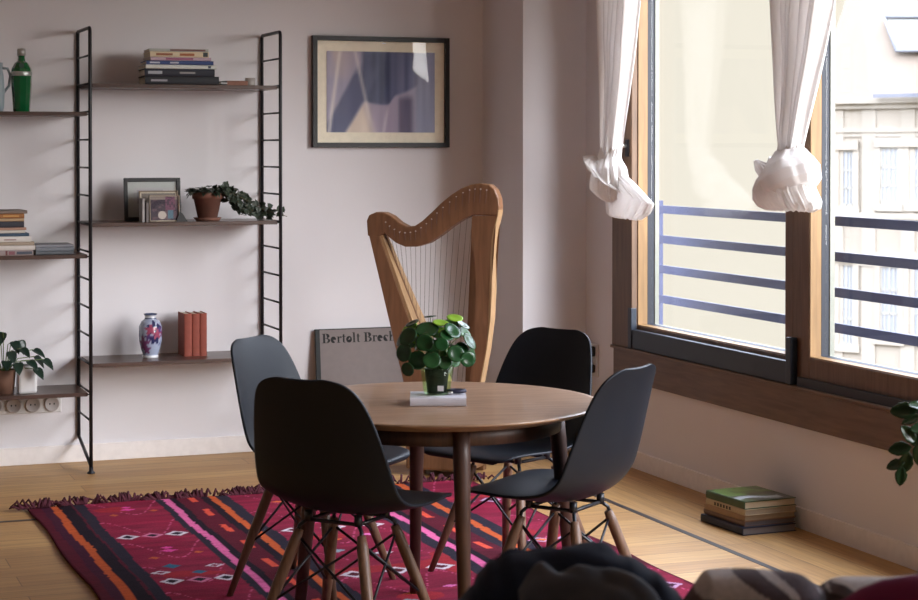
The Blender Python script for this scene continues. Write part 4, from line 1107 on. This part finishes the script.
for px, py, dx, dy, l in [(912, 447, -22, 4, 24), (910, 452, -10, 26, 24), (905, 462, -22, 8, 20), (902, 466, -4, 22, 20), (916, 443, -12, -14, 24), (922, 440, -4, 26, 26), (918, 410, -36, 2, 28), (922, 416, -28, 10, 22), (926, 408, -22, -6, 20), (930, 428, -16, 0, 22), (932, 433, -18, 10, 24), (940, 420, 6, -22, 24), (950, 430, -8, 26, 26), (955, 450, 18, 12, 28), (965, 470, -20, -6, 28), (935, 445, -8, 26, 26)]:
    d = rv * dx - Vector((0, 0, dy)) + fv * rnd.uniform(-8, 8)
    upv = fv + Vector((0, 0, rnd.uniform(.2, 1.6)))
    leaf(bm, loc5(px, py, .01), d, l / S5, l * .62 / S5, 'oval', .1, up=upv)
for P, dp in arcs[2:]:
    for q in range(12):
        p = P[1].lerp(P[2], q / 6) if q < 6 else P[2].lerp(P[3], (q - 6) / 6)
        leaf(bm, p, rv * rnd.uniform(-1, 1) + fv * rnd.uniform(-1, 1) + Vector((0, 0, rnd.uniform(-.3, .6))), .07, .04, 'oval', .1)
solid(link('foliage', bm, LEAFZ, zp), .001); link('stems', sb, STEM, zp)

# ------------------------------------------------------------------ foreground sofa, coat, throw, cushion
SA = TA
sx_, sy_ = lat(640, 2.45)
sf = empty('sofa', (sx_, sy_, 0), SA, 'dark sofa back in the foreground below the coat', 'sofa')
bm = bmesh.new(); box(bm, -.95, .95, -.085, .085, .06, .84); o = link('backrest', bm, SOFA, sf, bevel=.05)
bm = bmesh.new(); box(bm, -.95, .95, -.85, -.086, .06, .42); link('seat', bm, SOFA, sf, bevel=.05)
for x0 in (-1.1, .951):
    link('armrest', boxm(x0, x0 + .149, -.85, .12, .06, .6), SOFA, sf, bevel=.04)
for x0 in (-1.0, .95):
    for y0 in (-.8, .05): link('foot', boxm(x0, x0 + .04, y0, y0 + .04, 0, .06), BLACKP, sf)

def surf_on_back(name, x0, x1, topfn, yh, m, zbot_f, zbot_b, amp, nf, seed, label, cat, nu=90, nv=60, mats=None):
    """cloth laid over the sofa back: cross-section goes up the far face, over the top, down the near face"""
    o = empty(name, sf.location, SA, label, cat)
    bm = bmesh.new()
    def fn(u, v):
        x = x0 + (x1 - x0) * u; zt = topfn(u)
        a = PI * v
        y = math.cos(a) * (yh + .02); k = math.sin(a) ** .3 if 0 < v < 1 else 0
        zb_ = zbot_f if v < .5 else zbot_b
        z = zb_ + (zt - zb_) * k
        w = amp * (vnoise(u * nf + seed, v * 5 + seed) - .5) + amp * .5 * (vnoise(u * nf * 2.3, v * 11 + seed) - .5)
        return (x + w * .5, y * (1 + .1 * math.sin(u * nf + seed)) + (w if v < .5 else -w), z + w * .8)
    grid(bm, nu, nv, fn); q = link('cloth', bm, m, o, smooth=True); solid(q, .012)
    return o
def topj(u):
    P = [(0, .86), (.07, .90), (.16, .922), (.16, .936), (.22, .956), (.30, .970), (.5, .972), (.64, .968), (.74, .955), (.85, .938), (.93, .918), (1, .885)]
    for (a, b), (c, d) in zip(P, P[1:]):
        if a <= u <= c: f = (u - a) / (c - a); f = f * f * (3 - 2 * f); return b + (d - b) * f
    return .88
k = 2.45 / 1870
jx0, jx1 = (440 - 640) * k, (690 - 640) * k
jk = surf_on_back('coat', jx0, jx1, topj, .095, JACKET, .60, .55, .013, 6, 2.2, 'dark coat heaped over the sofa back in the foreground', 'coat')
bm = bmesh.new()
grid(bm, 60, 20, lambda u, v: (-.16 + .15 * u + .05 * v * u, -.080 - .07 * v, .958 - .012 * v - .06 * v * v + .020 * vnoise(u * 6, v * 3) - .02 * (2 * u - 1) ** 4))
q = link('lining', bm, LINING, jk, smooth=True); solid(q, .006)
THROW = attrmat('patterned_throw_wool', rough=.95, bump=.4, bscale=120)
def topt(u): return .931 + .006 * math.sin(u * 7) - (.06 * max(0, (.12 - u) / .12)) - .018 * math.exp(-((u - .52) / .05) ** 2) + .004 * u
tx0, tx1 = (676 - 640) * k, (960 - 640) * k
th = surf_on_back('patterned_throw', tx0, tx1, topt, .095, THROW, .62, .5, .006, 5, 5.5, 'white and brown patterned throw over the right part of the sofa back', 'blanket', 160, 70)
thc = th.children[0]
def tcol(co):
    zz = co.z; q = co.x * 34 + zz * 60; n = vnoise(q, co.x * 9 - zz * 30 + co.y * 12); n2 = vnoise(co.x * 60 + 5, zz * 40 + co.y * 30)
    if zz > .916: return (206, 198, 198) if n > .34 else (96, 82, 88)
    if n > .70: return (120, 100, 104)
    return (52, 38, 42) if n2 > .4 else (76, 58, 60)
setcol(thc, tcol)
cu = empty('scatter_cushion', (*lat(964, 2.25), 0), SA, 'magenta cushion at the bottom right corner on the sofa', 'cushion')
bm = bmesh.new(); bmesh.ops.create_uvsphere(bm, u_segments=32, v_segments=20, radius=1)
for v_ in bm.verts:
    x, y, z = v_.co; s = lambda q: math.copysign(abs(q) ** .6, q)
    v_.co = Vector((s(x) * .20, y * .07,   .704 + s(z) * .283))
link('cushion_cover', bm, MAGENTA, cu, smooth=True)

# ------------------------------------------------------------------ world, light, camera
w = D.worlds.new('sky'); SC.world = w; w.use_nodes = True; nt = w.node_tree; nt.nodes.clear(); L = nt.links.new
out = nt.nodes.new('ShaderNodeOutputWorld'); bg = nt.nodes.new('ShaderNodeBackground'); tc = nt.nodes.new('ShaderNodeTexCoord'); sp = nt.nodes.new('ShaderNodeSeparateXYZ')
rp = nt.nodes.new('ShaderNodeValToRGB'); L(tc.outputs['Generated'], sp.inputs[0]); L(sp.outputs['Z'], rp.inputs['Fac'])
SKY = 11.0
el = rp.color_ramp.elements
h_ = [c / SKY for c in srgb((248, 242, 226))[:3]]
el[0].position = 0; el[0].color = (*h_, 1)
el[1].position = .16; el[1].color = (*h_, 1)
e2 = el.new(.42); e2.color = (.86, .95, 1.12, 1)
e3 = el.new(1); e3.color = (1.0, 1.12, 1.36, 1)
bg.inputs['Strength'].default_value = SKY
L(rp.outputs[0], bg.inputs[0]); L(bg.outputs[0], out.inputs[0])
def sun(name, az_from, elev, strength, angle, col):
    s = D.lights.new(name, 'SUN'); s.energy = strength; s.angle = math.radians(angle); s.color = col
    o = D.objects.new(name, s); COL.objects.link(o)
    d = Vector((math.cos(elev) * math.cos(az_from), math.cos(elev) * math.sin(az_from), math.sin(elev)))
    o.rotation_euler = d.to_track_quat('Z', 'Y').to_euler()
sun('hazy_sun', math.radians(-56), math.radians(19), 7.6, 44, (1.0, .98, .96))
for i, (a, b2) in enumerate(((WY0 + .1, 3.9), (4.0, 6.4), (6.5, 7.9))):
    pl_ = D.lights.new('window_portal', 'AREA'); pl_.shape = 'RECTANGLE'; pl_.size = b2 - a; pl_.size_y = 1.95
    pl_.cycles.is_portal = True
    o = D.objects.new('window_portal', pl_); COL.objects.link(o); o.location = (4.1, (a + b2) / 2, 1.6); o.rotation_euler = (PI / 2, 0, PI / 2)

cd = D.cameras.new('camera'); co = D.objects.new('camera', cd); COL.objects.link(co); SC.camera = co
cd.sensor_width = 36; cd.sensor_fit = 'HORIZONTAL'; cd.lens = F / 918 * 36
cd.shift_y = -(300 - PP) / 918
cd.clip_start = .05; cd.clip_end = 300
co.location = CAM; co.rotation_euler = (PI / 2 - PIT, 0, -YAW)
cd.dof.use_dof = True; cd.dof.focus_distance = 7.3; cd.dof.aperture_fstop = 9.0
SC.view_settings.view_transform = 'Standard'; SC.view_settings.look = 'None'; SC.view_settings.gamma = 1; SC.view_settings.exposure = 0.0
SC.cycles.max_bounces = 10; SC.cycles.diffuse_bounces = 6; SC.cycles.transparent_max_bounces = 24
SC.cycles.sample_clamp_indirect = 6
